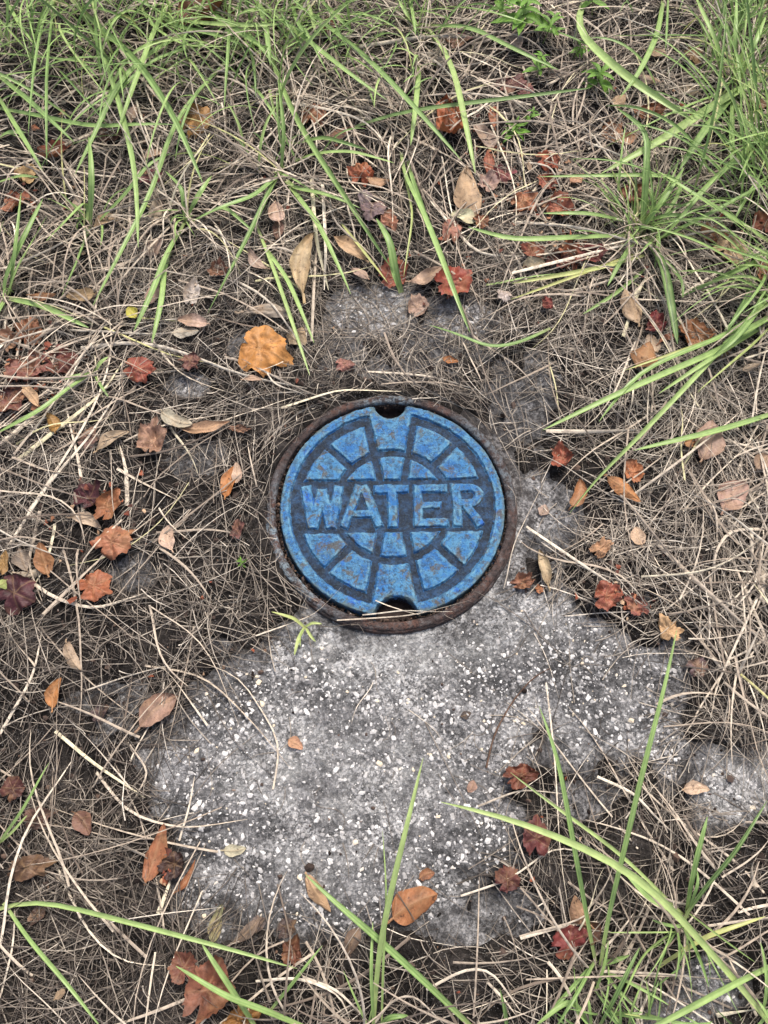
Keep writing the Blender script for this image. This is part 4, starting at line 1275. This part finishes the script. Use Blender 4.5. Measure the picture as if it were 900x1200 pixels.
LEAF_GAIN = 0.70
LV = [
    # ---- upper left
    (238, 14, 60, 46, 20, 'g', (140, 84, 56), 'brown lobed leaf half hidden by green grass at the top edge'),
    (228, 140, 46, 36, 60, 'g', (190, 134, 66), 'ochre lobed leaf under green blades in the upper left'),
    (66, 177, 44, 26, 10, 'g', (142, 66, 44), 'rust red leaf under green blades near the top left'),
    (30, 199, 26, 34, 80, 'g', (206, 164, 104), 'pale yellow tan leaf at left edge, above small rust scraps'),
    (18, 238, 36, 24, 15, 'c', (168, 96, 66), 'small crumpled rust scrap at the left edge below the yellow tan leaf'),
    (131, 157, 34, 20, 10, 'g', (98, 58, 48), 'dark brown leaf below crossing green blades, upper left'),
    (157, 132, 18, 30, 85, 'o', (150, 122, 108), 'dusty pinkish leaf between crossing green blades, upper left'),
    (174, 207, 36, 22, 170, 'g', (108, 44, 52), 'wine red leaf in straw left of the upper left grass tufts'),
    (182, 246, 40, 20, 95, 'o', (188, 166, 140), 'pale tan leaf standing on end in straw below the wine red leaf'),
    (88, 238, 30, 14, 75, 'o', (176, 150, 126), 'thin tan leaf in straw left of the upright grass tuft'),
    (124, 257, 34, 18, 25, 'o', (180, 148, 112), 'tan oval leaf leaning on straw beside the upright left tuft'),
    (93, 346, 36, 17, 175, 'b', (176, 146, 104), 'olive tan oval leaf in straw left of the small yellow leaf'),
    (50, 346, 30, 14, 5, 'o', (148, 98, 62), 'brown narrow leaf in straw left of the olive tan oval'),
    (154, 366, 17, 15, 130, 'o', (190, 182, 58), 'small yellow green leaf, the only yellow one in straw at left'),
    (226, 343, 19, 34, 80, 'g', (196, 184, 172), 'small whitish lobed leaf above the pair of shell like leaves'),
    (225, 377, 36, 18, 170, 'b', (206, 170, 148), 'pinkish cupped leaf, upper one of the shell like pair', .012, 4, .9),
    (218, 388, 30, 14, 5, 'b', (204, 192, 168), 'cream cupped leaf, lower one of the shell like pair', .010, 4, -.7),
    (178, 290, 32, 20, 30, 'o', (166, 140, 124), 'dusty tan leaf buried in straw below the forked grass tuft'),
    (178, 345, 26, 16, 60, 'o', (168, 134, 116), 'pink brown leaf buried in straw right of the yellow leaf'),
    (256, 316, 22, 26, 70, 'c', (138, 90, 70), 'small brown crumple in straw below the long green blade'),
    (298, 306, 34, 14, 130, 'o', (186, 156, 136), 'pinkish tan leaf lying in straw above the bright orange leaf'),
    (35, 388, 36, 34, 70, 'c', (160, 100, 66), 'curled orange brown leaf above the dull red leaves at left'),
    (8, 398, 26, 28, 80, 'g', (150, 104, 76), 'brown leaf touching the left edge beside the curled orange one'),
    (368, 133, 32, 34, 70, 'g', (176, 114, 78), 'light rust leaf behind straw at the upper centre left'),
    (398, 155, 36, 14, 20, 'o', (136, 90, 68), 'thin brown leaf in straw right of the light rust leaf'),
    (423, 200, 32, 38, 75, 'c', (188, 92, 54), 'bright rust crumpled leaf left of the small tan oval'),
    (444, 212, 26, 15, 5, 'b', (202, 152, 110), 'small tan orange oval touching the bright rust crumpled leaf'),
    (323, 246, 20, 34, 100, 'b', (196, 160, 138), 'pinkish oval leaf standing below the central left grass tuft'),
    (326, 268, 14, 26, 90, 'o', (136, 96, 78), 'narrow brown leaf just under the standing pinkish oval'),
    (353, 305, 80, 27, 82, 'o', (204, 176, 130), 'long tan curled leaf standing upright at upper centre left', .012, 6, 1.1),
    (409, 290, 48, 17, 142, 'o', (200, 160, 116), 'tan pointed leaf right of the long curled tan leaf', .010, 6, .8),
    (422, 319, 27, 11, 140, 'o', (198, 164, 142), 'small pinkish tan sliver below the tan pointed leaf'),
    (462, 322, 38, 34, 20, 'g', (164, 82, 62), 'brick red lobed leaf behind the short upright green blade'),
    (500, 324, 42, 18, 25, 'o', (192, 156, 128), 'tan curled leaf between the two brick red leaves'),
    (533, 331, 50, 40, 25, 'g', (172, 74, 54), 'bright red brown lobed leaf on the edge of bare concrete'),
    (489, 359, 26, 30, 60, 'g', (188, 152, 130), 'pinkish tan crinkled leaf lying on the bare concrete above the lid'),
    (457, 258, 24, 26, 60, 'c', (184, 120, 90), 'orange pink scrap in straw above the short upright blade'),
    (438, 244, 34, 26, 30, 'g', (120, 96, 98), 'dull purple grey leaf under straw below the small tan oval'),
    (428, 232, 22, 18, 80, 'o', (150, 130, 132), 'grey leaf scrap left of the dull purple leaf'),
    # ---- top centre and right
    (538, 46, 32, 24, 40, 'g', (106, 66, 64), 'dark maroon leaf on bare soil at the top centre'),
    (527, 142, 34, 62, 92, 'c', (190, 104, 62), 'tall crumpled orange leaf on bare soil at the upper centre'),
    (578, 136, 13, 34, 88, 'o', (176, 98, 66), 'narrow orange brown leaf standing right of the grey brown leaf'),
    (567, 158, 20, 42, 120, 'b', (168, 142, 124), 'grey brown squarish leaf right of the tall crumpled orange leaf'),
    (573, 192, 12, 34, 92, 'o', (180, 92, 60), 'narrow orange sliver left of the plum coloured leaf'),
    (590, 203, 30, 24, 150, 'g', (136, 66, 70), 'plum coloured leaf among leaf scraps right of the cream green leaf'),
    (547, 224, 30, 66, 95, 'b', (196, 158, 116), 'large tan oval leaf standing above the cream green leaf'),
    (572, 214, 26, 24, 60, 'g', (190, 152, 136), 'pale pink leaf scrap right of the large tan oval'),
    (543, 253, 30, 19, 160, 'b', (206, 204, 160), 'cream green cupped leaf below the large tan oval', .012, 4, 1.0),
    (530, 268, 24, 36, 85, 'g', (186, 122, 100), 'salmon pink leaf just left below the cream green leaf'),
    (565, 259, 20, 18, 20, 'c', (156, 96, 64), 'small brown scrap right of the cream green leaf'),
    (600, 97, 40, 26, 20, 'g', (122, 72, 66), 'dull maroon leaf under the green seedlings'),
    (616, 106, 24, 20, 60, 'g', (148, 88, 84), 'dusty rose leaf right of the dull maroon one under the seedlings'),
    (605, 50, 26, 18, 110, 'o', (170, 150, 136), 'pale grey tan leaf beside the tallest green seedling'),
    (643, 187, 36, 26, 15, 'c', (182, 88, 58), 'rust orange frilly leaf, topmost of the rust leaves below the seedlings'),
    (641, 215, 26, 22, 150, 'c', (184, 100, 76), 'salmon rust leaf just below the topmost frilly one'),
    (616, 237, 34, 28, 25, 'c', (178, 104, 66), 'orange brown curled leaf with a white speck beside it'),
    (658, 241, 32, 34, 60, 'c', (182, 100, 72), 'rust orange leaf right of the curled orange brown leaf'),
    (676, 208, 24, 16, 40, 'o', (182, 130, 98), 'tan orange sliver right of the rust frilly leaves'),
    (668, 297, 28, 44, 85, 'c', (176, 98, 66), 'upright orange brown leaf left of the long dark red leaf'),
    (692, 298, 40, 24, 10, 'g', (124, 50, 44), 'dark red leaf under straw right of the upright orange brown leaf'),
    (624, 295, 30, 20, 10, 'g', (172, 92, 72), 'brick coloured leaf just above the cream oval leaf'),
    (626, 310, 26, 17, 10, 'b', (210, 190, 150), 'cream oval leaf with thin stalk below the brick coloured leaf'),
    (655, 305, 30, 28, 60, 'g', (120, 58, 48), 'dark rust leaf under straw between the cream oval and orange leaf'),
    (717, 155, 24, 28, 80, 'g', (188, 128, 86), 'light orange leaf right of the rosette seedling'),
    (737, 163, 28, 14, 20, 'o', (176, 124, 86), 'tan orange leaf beside the light orange leaf'),
    (762, 131, 42, 24, 15, 'c', (152, 92, 62), 'rusty frilled leaf under the broad diagonal blade'),
    (810, 105, 30, 14, -12, 'o', (204, 180, 146), 'small pale tan pointed leaf on a straw, top right'),
    (760, 92, 28, 16, 170, 'o', (190, 158, 136), 'pinkish tan oval leaf under the broad diagonal blade at top'),
    (725, 118, 18, 17, 30, 'b', (190, 156, 120), 'small round tan leaf right of the rosette seedling'),
    (770, 62, 26, 16, 0, 'o', (178, 148, 118), 'tan leaf in straw near the top right, above the pinkish tan oval'),
    (815, 62, 32, 22, 40, 'g', (160, 124, 86), 'dull tan leaf left of the large upright tuft'),
    (745, 226, 36, 28, 40, 'c', (142, 80, 56), 'dark rust leaf above the spreading tuft on the right'),
    (834, 276, 36, 24, 150, 'g', (146, 88, 56), 'dark orange leaf left of the tan crumpled leaf'),
    (861, 289, 46, 40, 30, 'c', (206, 170, 126), 'big tan crumpled leaf near the right edge', .014),
    (893, 262, 26, 30, 80, 'g', (134, 66, 44), 'dark rust leaf at the right edge above the rust one'),
    (896, 319, 22, 36, 85, 'g', (180, 108, 66), 'rust orange leaf cut by the right edge'),
    (890, 120, 30, 22, 20, 'g', (132, 92, 62), 'brown leaf at right edge behind the upright tuft'),
    (815, 389, 46, 34, 15, 'g', (176, 110, 64), 'orange brown lobed leaf beneath the sweeping blade bundle'),
    (770, 377, 26, 34, 80, 'c', (138, 50, 50), 'deep crimson leaf left of the orange brown lobed leaf'),
    (784, 394, 30, 9, 15, 'o', (176, 100, 72), 'thin orange strip joining the crimson and orange brown leaves'),
    (740, 360, 26, 42, 110, 'o', (190, 158, 122), 'tan leaf under thick straw left of the crimson leaf'),
    (641, 356, 15, 16, 30, 'c', (150, 70, 60), 'tiny dark red scrap in thatch right of the bare concrete'),
    (591, 345, 19, 15, 150, 'g', (206, 188, 176), 'small pale pink leaf right of the bright red brown leaf'),
    (757, 416, 32, 38, 60, 'o', (168, 116, 72), 'amber brown leaf under the sweeping blade bundle'),
    (765, 402, 22, 24, 110, 'o', (200, 172, 142), 'pale tan leaf touching the amber brown one'),
    (846, 412, 24, 18, 40, 'o', (160, 120, 86), 'brown leaf behind the sweeping blade bundle near the right edge'),
    # ---- right middle
    (657, 534, 26, 32, 80, 'c', (176, 92, 66), 'red orange crumpled leaf on dark concrete right of the lid'),
    (680, 578, 20, 36, 70, 'b', (176, 112, 66), 'orange brown oval leaf with green blade tip over it, right of the lid'),
    (732, 573, 46, 18, -38, 'b', (194, 124, 66), 'shiny orange spindle shaped leaf right of the lid', .012, 5, -.8),
    (742, 552, 26, 28, 60, 'c', (196, 118, 72), 'small curled orange leaf just above the spindle shaped leaf'),
    (832, 516, 36, 50, 70, 'o', (184, 146, 124), 'broad pinkish brown leaf under a green blade at right', .010, 6, .5),
    (813, 519, 22, 13, 5, 'b', (206, 134, 78), 'small bright orange oval touching the broad pinkish brown leaf'),
    (858, 579, 48, 34, 45, 'o', (186, 144, 124), 'pinkish brown pointed leaf under a straw near the right edge', .010, 6, .5),
    (893, 540, 20, 22, 40, 'o', (172, 142, 118), 'tan leaf at right edge above the pinkish brown pointed leaf'),
    (637, 664, 20, 44, 100, 'o', (190, 168, 130), 'tan folded leaf at the edge of the concrete right of the lid', .006, 5, 1.3),
    (612, 681, 32, 20, 15, 'c', (158, 102, 74), 'rust brown scrap left of the tan folded leaf'),
    (634, 689, 14, 11, 20, 'c', (190, 120, 76), 'tiny orange scrap under the tan folded leaf'),
    (706, 641, 28, 20, 30, 'c', (192, 142, 102), 'light orange frilly leaf between the lid and right thatch'),
    (747, 628, 19, 22, 100, 'b', (206, 170, 136), 'pale round leaf right of the light orange frilly leaf'),
    (712, 697, 38, 34, 20, 'c', (166, 88, 66), 'brick red crumpled leaf with a dark hole at the concrete edge'),
    (745, 710, 32, 24, 160, 'c', (166, 96, 80), 'dull red crumpled leaf right of the one with a hole'),
    (786, 734, 28, 34, 100, 'c', (206, 162, 112), 'tan pleated crumpled leaf above the tall blade tip'),
    (637, 598, 13, 16, 60, 'o', (190, 160, 140), 'tiny tan scrap on dark concrete right of the iron frame'),
    (820, 782, 30, 22, 20, 'g', (108, 84, 84), 'faded mauve leaf sunk in the thatch at right'),
    (880, 430, 22, 10, 20, 'o', (164, 144, 120), 'thin grey tan leaf in thatch at right, under pale blades'),
    # ---- lower right
    (816, 923, 30, 15, 0, 'b', (208, 174, 142), 'lone pale tan leaf lying on bare concrete at lower right', .003, 5, .7),
    (610, 909, 42, 26, 15, 'c', (130, 70, 50), 'dark rust crumpled leaf at the lower edge of the slab'),
    (630, 979, 36, 44, 80, 'g', (122, 60, 56), 'dark maroon leaf under straw at lower right', .010),
    (596, 1030, 32, 28, 30, 'g', (108, 52, 48), 'deep maroon leaf half buried below left of the larger maroon one'),
    (553, 922, 12, 15, 60, 'o', (170, 130, 110), 'tiny pinkish scrap on concrete left of the dark rust leaf'),
    (678, 1070, 22, 36, 118, 'o', (192, 144, 106), 'tan brown leaf above the crimson leaf at the lower right'),
    (668, 1104, 46, 34, 20, 'g', (140, 58, 54), 'crimson leaf at the root of the tall sparse tuft'),
    (692, 1092, 26, 24, 60, 'g', (134, 92, 70), 'dull brown leaf right of the crimson leaf at the tuft root'),
    # ---- bottom
    (485, 1058, 58, 36, 25, 'b', (176, 108, 62), 'glossy orange brown leaf near the bottom centre, largest on the concrete', .003, 5, -.6),
    (500, 1024, 19, 13, 15, 'b', (166, 102, 64), 'small brown leaf just above the glossy orange brown one'),
    (372, 1048, 48, 18, -52, 'b', (200, 158, 116), 'smooth tan leaf on concrete touched by a dark blade tip', .003, 5, -.8),
    (343, 1111, 26, 34, 75, 'c', (122, 70, 48), 'dark rust curled leaf at bottom edge of the slab'),
    (413, 1102, 20, 34, 60, 'o', (136, 110, 90), 'dull grey brown leaf behind the upright bottom tuft'),
    (337, 1086, 26, 20, 30, 'g', (92, 74, 68), 'dim brown leaf just above the dark rust curled leaf'),
    (302, 1082, 20, 16, 30, 'g', (104, 88, 82), 'dim grey leaf at the slab edge right of the olive leaf'),
    (290, 1092, 44, 13, 40, 'o', (140, 118, 100), 'narrow grey brown leaf at the lower left slab edge'),
    (183, 999, 24, 62, 75, 'b', (178, 108, 70), 'orange brown oak leaf standing at the left edge of the slab', .004, 8, -.7),
    (220, 1029, 12, 40, 60, 'o', (168, 100, 60), 'narrow folded orange leaf right of the orange brown oak leaf', .003, 10, 1.3),
    (203, 1014, 32, 26, 40, 'c', (76, 52, 46), 'dark brown shrivelled leaf between the two orange oak leaves'),
    (275, 997, 27, 13, 5, 'b', (186, 178, 146), 'pale olive leaf lying flat on the concrete at left', .0015, 3, .4),
    (253, 1081, 15, 40, 78, 'b', (150, 150, 104), 'olive green leaf at the bottom left of the concrete', .002, 4, .4),
    (246, 1157, 56, 66, 65, 'g', (150, 88, 62), 'large rust lobed leaf under crossed blades at the bottom left', .016),
    (215, 1131, 34, 34, 120, 'g', (126, 72, 54), 'smaller rust lobed leaf touching the large one at bottom left', .014),
    (286, 1191, 52, 30, 20, 'c', (166, 108, 44), 'mustard brown leaf cut by the bottom edge'),
    (347, 871, 20, 14, -30, 'b', (206, 148, 112), 'small orange leaf alone on the concrete left of centre', .002, 4, .6),
    (546, 838, 14, 10, 20, 'o', (82, 70, 64), 'tiny dark scrap on the concrete by the fine twig'),
    # ---- lower left
    (183, 830, 52, 34, 42, 'o', (168, 128, 106), 'brown pink pointed leaf at the left edge of the slab', .006, 8, .7),
    (62, 811, 18, 34, 80, 'b', (186, 118, 58), 'small bright orange leaf in lower left thatch'),
    (83, 771, 38, 15, -55, 'b', (186, 158, 128), 'tan spindle leaf above the small bright orange one'),
    (98, 964, 30, 22, -50, 'b', (128, 86, 68), 'brown oval leaf in thatch left of the slab'),
    (15, 924, 26, 28, 60, 'g', (98, 52, 44), 'dark red brown leaf at left edge under the short green blade'),
    (46, 958, 38, 26, 20, 'g', (112, 78, 64), 'dull brown leaf sunk in thatch beside the short green blade'),
    (38, 1016, 56, 26, 10, 'g', (112, 80, 56), 'broad dark tan leaf buried above the long thin green blade'),
    (45, 1070, 26, 18, 50, 'g', (108, 82, 70), 'dim brown leaf under the long thin green blade at left'),
    (70, 1165, 14, 10, 40, 'o', (176, 146, 112), 'tiny tan scrap in the bottom left thatch'),
    (118, 835, 26, 20, 30, 'g', (92, 72, 70), 'dark mauve scrap buried between orange leaf and slab'),
    # ---- left middle
    (195, 630, 19, 32, 100, 'o', (212, 176, 150), 'pale pink heart shaped leaf left of the lid', .010, 5, .4),
    (111, 687, 42, 36, 30, 'g', (176, 96, 58), 'orange rust frilly leaf on dark soil left of the lid', .010),
    (135, 632, 50, 40, 35, 'g', (182, 110, 74), 'light rust lobed leaf above the orange rust frilly leaf', .012),
    (128, 592, 26, 42, 70, 'g', (166, 100, 60), 'orange brown leaf below and beside the purple red leaf', .012),
    (104, 580, 36, 36, 60, 'g', (96, 48, 52), 'purple red leaf above the tan leaf left of the lid'),
    (102, 608, 38, 14, -18, 'o', (186, 160, 132), 'tan narrow leaf beneath the purple red leaf'),
    (50, 655, 22, 38, 110, 'b', (168, 108, 62), 'amber oak leaf by a bent straw near the left edge', .012, 8, .6),
    (26, 656, 20, 28, 115, 'o', (150, 132, 114), 'greyish tan leaf left of the amber oak leaf'),
    (38, 671, 40, 10, 5, 'o', (190, 174, 150), 'pale flat strip of leaf under the amber oak leaf'),
    (4, 660, 14, 30, 90, 'g', (164, 122, 62), 'mustard leaf cut by the left edge'),
    (18, 693, 46, 46, 40, 'g', (88, 42, 48), 'big dark wine red leaf at the left edge', .010),
    (3, 684, 12, 14, 40, 'o', (160, 172, 88), 'pale green leaf cut by the left edge over the wine red one', .02),
    (268, 563, 17, 38, 78, 'b', (200, 118, 52), 'vivid orange speckled leaf just left of the iron frame', .010, 5, .4),
    (278, 553, 12, 27, 95, 'b', (208, 172, 144), 'small pale leaf touching the vivid orange speckled leaf', .012, 5, .8),
    (236, 502, 66, 15, 3, 'o', (196, 152, 114), 'long tan brown leaf pointing towards the lid', .010, 4, .9),
    (205, 493, 40, 17, -22, 'b', (184, 174, 148), 'grey olive oval leaf overlapping the long tan brown leaf', .014, 4, .5),
    (180, 511, 30, 42, 80, 'c', (182, 136, 110), 'pinkish tan crumpled leaf left of the grey olive oval'),
    (281, 503, 30, 9, -5, 'c', (176, 128, 98), 'small brown strip at the tip of the long tan brown leaf'),
    (130, 513, 44, 16, 35, 'o', (176, 152, 122), 'tan leaf with brown tip left of the pinkish crumpled leaf'),
    (62, 495, 18, 28, 120, 'o', (172, 122, 52), 'mustard yellow leaf under the flat green blade at left', .012),
    (38, 464, 34, 13, -48, 'b', (206, 164, 120), 'tan slender leaf lying on dull red leaves', .018, 4, .6),
    (164, 432, 40, 32, -10, 'g', (166, 76, 56), 'bright brick red leaf beside dark soil left of the orange leaf', .010),
    (222, 424, 26, 20, 20, 'c', (136, 84, 74), 'dusty red brown crumple left of the bright orange leaf'),
    (314, 411, 64, 60, -20, 'g', (218, 144, 66), 'large bright golden orange lobed leaf above left of the lid', .008, 6, -.35),
    (348, 394, 26, 28, 60, 'o', (194, 166, 128), 'tan leaf tucked behind the large golden orange leaf'),
    (296, 443, 22, 7, 5, 'o', (192, 156, 128), 'thin tan strip just under the large golden orange leaf'),
    (316, 362, 60, 15, -5, 'o', (172, 156, 136), 'long dusty grey tan leaf above the large golden orange leaf'),
    (75, 422, 52, 40, 20, 'c', (136, 72, 62), 'dull red crumpled leaf, right one of the red heap at left'),
    (32, 432, 46, 40, 60, 'c', (146, 88, 74), 'faded red crumpled leaf, middle of the red heap at left'),
    (16, 468, 48, 36, 20, 'c', (124, 70, 60), 'faded maroon crumpled leaf, lowest of the red heap at left'),
    (105, 512, 30, 22, 60, 'g', (132, 96, 84), 'dull mauve brown leaf under coarse straw left of centre'),
    (404, 426, 24, 17, 15, 'c', (188, 124, 108), 'small salmon scrap on the dirt above the lid'),
    (528, 422, 19, 10, -10, 'b', (196, 122, 66), 'small bright orange leaf above right of the lid'),
    (278, 621, 16, 24, 80, 'c', (136, 86, 78), 'dull pink scrap in thatch beside the iron frame at left'),
    (180, 180, 22, 14, 30, 'o', (172, 142, 120), 'tan scrap buried in straw above the wine red leaf'),
    (268, 22, 24, 16, 80, 'g', (130, 74, 54), 'dark rust scrap at the top edge right of the brown lobed leaf'),
    (385, 28, 26, 16, 85, 'g', (140, 84, 60), 'brown scrap between green blades at the top edge left of centre'),
]
for a_ in LV:
    leaf(*a_)

# ------------------------------------------------------------------ green seedlings at the top
def weed_leaf_mesh(L, Wd, droop):
    nu, nv = 9, 5
    u = np.linspace(0, 1, nu)
    v = np.linspace(-1, 1, nv)
    UU, VV = np.meshgrid(u, v, indexing='ij')
    hw_ = 0.5 * Wd * np.sin(math.pi * np.clip(UU, .01, .995) ** .8) ** .9
    x = UU * L
    z = 0.5 * UU * L * 0.6 - droop * UU ** 2 * L + np.abs(VV) * hw_ * 0.35
    return mesh_np('leaf', np.stack([x, VV * hw_, z], -1).reshape(-1, 3), grid_quads(nu, nv))


def seedling(px, py, h, nw, Lp, label, n_leaf=4):
    rs = np.random.RandomState(int(px * 7 + py))
    mpp = MPP(px, py)
    root = bpy.data.objects.new('weed_seedling', None)
    COL.objects.link(root)
    p = P(px, py, h * .8)
    root.location = (p[0], p[1], float(z_top(p[:1], p[1:2])[0]) - 0.002)
    tag(root, label, 'seedling', 'green seedlings at the top')
    lean = rs.normal(0, .12, 2)
    C = np.array([[lean[0] * t * h, lean[1] * t * h, t * h] for t in np.linspace(0, 1, 5)])
    V, s_ = [], 5
    for i in range(5):
        rad = 0.0011 * (1 - .4 * i / 4)
        V += [C[i] + np.array([math.cos(a) * rad, math.sin(a) * rad, 0]) for a in np.arange(s_) * 2 * math.pi / s_]
    q = [(i * s_ + j, i * s_ + (j + 1) % s_, (i + 1) * s_ + (j + 1) % s_, (i + 1) * s_ + j) for i in range(4) for j in range(s_)]
    obj('stem', mesh_np('stem', np.array(V), np.array(q)), MAT['weedstem'], root)
    for k in range(nw):
        t = 1 - 0.8 * k / max(nw, 1)
        c = C[0] * (1 - t) + C[-1] * t
        a0 = rs.uniform(0, 6.28)
        for j in range(n_leaf):
            L = Lp * mpp * rs.uniform(.7, 1.15) * (0.75 + .25 * k)
            o = obj('leaf', weed_leaf_mesh(L, L * rs.uniform(.26, .36), rs.uniform(.1, .6)), MAT['weed'], root)
            o.location = c
            o.rotation_euler = (rs.normal(0, .15), rs.normal(0, .15), a0 + j * 6.283 / n_leaf + rs.normal(0, .2))


seedling(610, 18, .06, 4, 24, 'tallest green seedling at the top edge with stacked leaf whorls')
seedling(640, 32, .05, 3, 20, 'bushy green seedling right of the tallest one')
seedling(632, 78, .04, 3, 15, 'thin light green seedling below the bushy one')
seedling(674, 58, .03, 2, 15, 'small four leaved green seedling above the rosette')
seedling(700, 98, .03, 2, 26, 'large green rosette seedling with long narrow leaves', 6)
seedling(602, 155, .025, 3, 16, 'pale green seedling left of the rust leaves, lowest of the seedlings')
seedling(618, 138, .03, 2, 13, 'tiny pale green seedling just above the lowest one')
seedling(698, 4, .04, 2, 20, 'green seedling cut by the top edge beside the broad blade')
seedling(585, 5, .05, 3, 15, 'slim green seedling at the top edge, left of the tallest')
seedling(284, 662, .012, 2, 9, 'tiny green seedling in thatch left of the iron frame')

# ------------------------------------------------------------------ fine dark twig lying on the concrete
tw = smooth_path([(570, 900), (578, 862), (600, 822), (628, 790), (645, 783)], 16)
W3 = np.array([P(a_, b_c, 0.003) for a_, b_c in tw])
W3[:, 2] = z_top(W3[:, 0], W3[:, 1]) + 0.0012
V, q = [], []
org = W3[0].copy()
for i, c in enumerate(W3 - org):
    rad = 0.0011 * (1 - .5 * i / 15) * rng.uniform(.8, 1.3)
    t = W3[min(i + 1, 15)] - W3[max(i - 1, 0)]
    s_ = np.array([-t[1], t[0], 0]) / (np.hypot(t[0], t[1]) + 1e-9)
    V += [c + s_ * math.cos(a) * rad + np.array([0, 0, math.sin(a) * rad]) for a in np.arange(6) * math.pi / 3]
q = [(i * 6 + j, i * 6 + (j + 1) % 6, (i + 1) * 6 + (j + 1) % 6, (i + 1) * 6 + j) for i in range(15) for j in range(6)]
o = tag(obj('twig', mesh_np('twig', np.array(V), np.array(q)), MAT['twig']), 'thin dark curved twig lying on the concrete below right of the lid', 'twig')
o.location = org

# ------------------------------------------------------------------ bits of broken leaf
r5 = np.random.RandomState(91)
FR = [(40, 430, 45, 40, 60), (30, 460, 30, 25, 30), (630, 240, 50, 50, 60), (575, 190, 25, 50, 45), (670, 300, 50, 20, 35), (230, 150, 160, 90, 40), (30, 240, 30, 20, 25), (110, 600, 60, 60, 20),
      (760, 140, 60, 30, 20), (850, 290, 40, 30, 25), (500, 320, 60, 30, 25), (620, 690, 25, 12, 10), (715, 700, 35, 20, 14), (640, 950, 50, 70, 14), (200, 1020, 15, 12, 8), (450, 600, 400, 500, 60)]
VV, FF, TT, o0 = [], [], [], 0
for cx, cy, sx, sy, n in FR:
    for _ in range(n):
        p = P(cx + r5.normal(0, sx * .6), cy + r5.normal(0, sy * .6))
        if math.hypot(p[0], p[1]) < .175 or float(bare(p[:1], p[1:2])[0]) > .55:
            continue
        k = 7
        aa = np.sort(r5.uniform(0, 6.28, k))
        rr_ = r5.uniform(.5, 1.0, k) * np.exp(r5.normal(math.log(.0042), .4))
        a0 = r5.uniform(0, 6.28)
        xx, yy = rr_ * np.cos(aa), rr_ * np.sin(aa) * r5.uniform(.5, 1)
        xx, yy = xx * math.cos(a0) - yy * math.sin(a0), xx * math.sin(a0) + yy * math.cos(a0)
        zz = r5.normal(0, .0014, k) + np.abs(xx) * r5.normal(0, .5)
        zt = float(z_top(p[:1], p[1:2])[0]) + r5.uniform(.002, .012) * (1 - float(bare(p[:1], p[1:2])[0]))
        v = np.stack([xx + p[0], yy + p[1], np.maximum(zz, -.002) + zt + .002], -1)
        VV.append(np.concatenate([v, [v.mean(0) + (0, 0, .0012)]]))
        FF += [(o0 + i, o0 + (i + 1) % k, o0 + k) for i in range(k)]
        TT += [r5.rand()] * (k + 1)
        o0 += k + 1
me = mesh_np('leaf_fragments', np.concatenate(VV), None, True, np.array(FF))
fattr(me, 'tone', TT)
mm = M('broken_leaf', .7, .25)
cc = mm.ramp(mm.attr('tone'), [(0, lin(74, 46, 40)), (.3, lin(120, 66, 50)), (.55, lin(146, 84, 58)), (.8, lin(150, 116, 88)), (1, lin(176, 152, 126))])
mm.color(mm.mix(1.0, cc, mm.ramp(mm.noise(140, 4), [(.3, .5), (.7, 1.3)]), 'MULTIPLY'))
mm.bump(mm.noise(300, 4), .6, .001)
tag(obj('leaf_fragments', me, mm.m), 'small broken bits of brown and red dead leaves among the straw', 'leaf litter', kind='stuff')

# ------------------------------------------------------------------ crumbs of soil and leaf litter
r4 = np.random.RandomState(77)
n = 14000
xs, ys = r4.uniform(-.7, .7, n), r4.uniform(-.6, .98, n)
bb = bare(xs, ys)
dr = np.hypot(xs - RING_C[0], ys - RING_C[1])
gapm = (dr > .1455) & (dr < .1505)
k = ((r4.rand(n) < (0.75 * (1 - bb) + 0.10)) & (dr > .168))
xs, ys = xs[k], ys[k]
# debris packed in the gap between lid and frame
ng_ = 1800
ga = r4.uniform(0, 6.28, ng_)
gr_ = r4.uniform(.1462, .1512, ng_)
xs, ys = np.concatenate([xs, np.cos(ga) * gr_ + RING_C[0] * .5]), np.concatenate([ys, np.sin(ga) * gr_ + RING_C[1] * .5])
n = len(xs)
sz = np.clip(np.exp(r4.normal(math.log(.0013), .5, n)), .0005, .005)
zz = z_top(xs, ys)
zz[-ng_:] = r4.uniform(-.004, .0075, ng_)
sz[-ng_:] *= .7
pts = ico[None] * (1 + r4.uniform(-.35, .35, (n, 12, 1))) * sz[:, None, None] * r4.uniform(.5, 1.4, (n, 1, 3))
V = (pts + np.stack([xs, ys, zz + sz * .3], -1)[:, None]).reshape(-1, 3)
F = (icof[None] + (np.arange(n) * 12)[:, None, None]).reshape(-1, 3)
me = mesh_np('litter_crumbs', V, None, False, F)
fattr(me, 'tone', np.repeat(np.clip(r4.normal(.3, .25, n), 0, 1), 12))
mm = M('litter', .95, .1)
mm.color(mm.ramp(mm.attr('tone'), [(0, lin(36, 30, 28)), (.5, lin(82, 70, 64)), (.85, lin(122, 98, 82)), (1, lin(176, 168, 160))]))
tag(obj('litter_crumbs', me, mm.m), 'dark soil crumbs and bits of litter scattered between the grass stems', 'litter', kind='stuff')
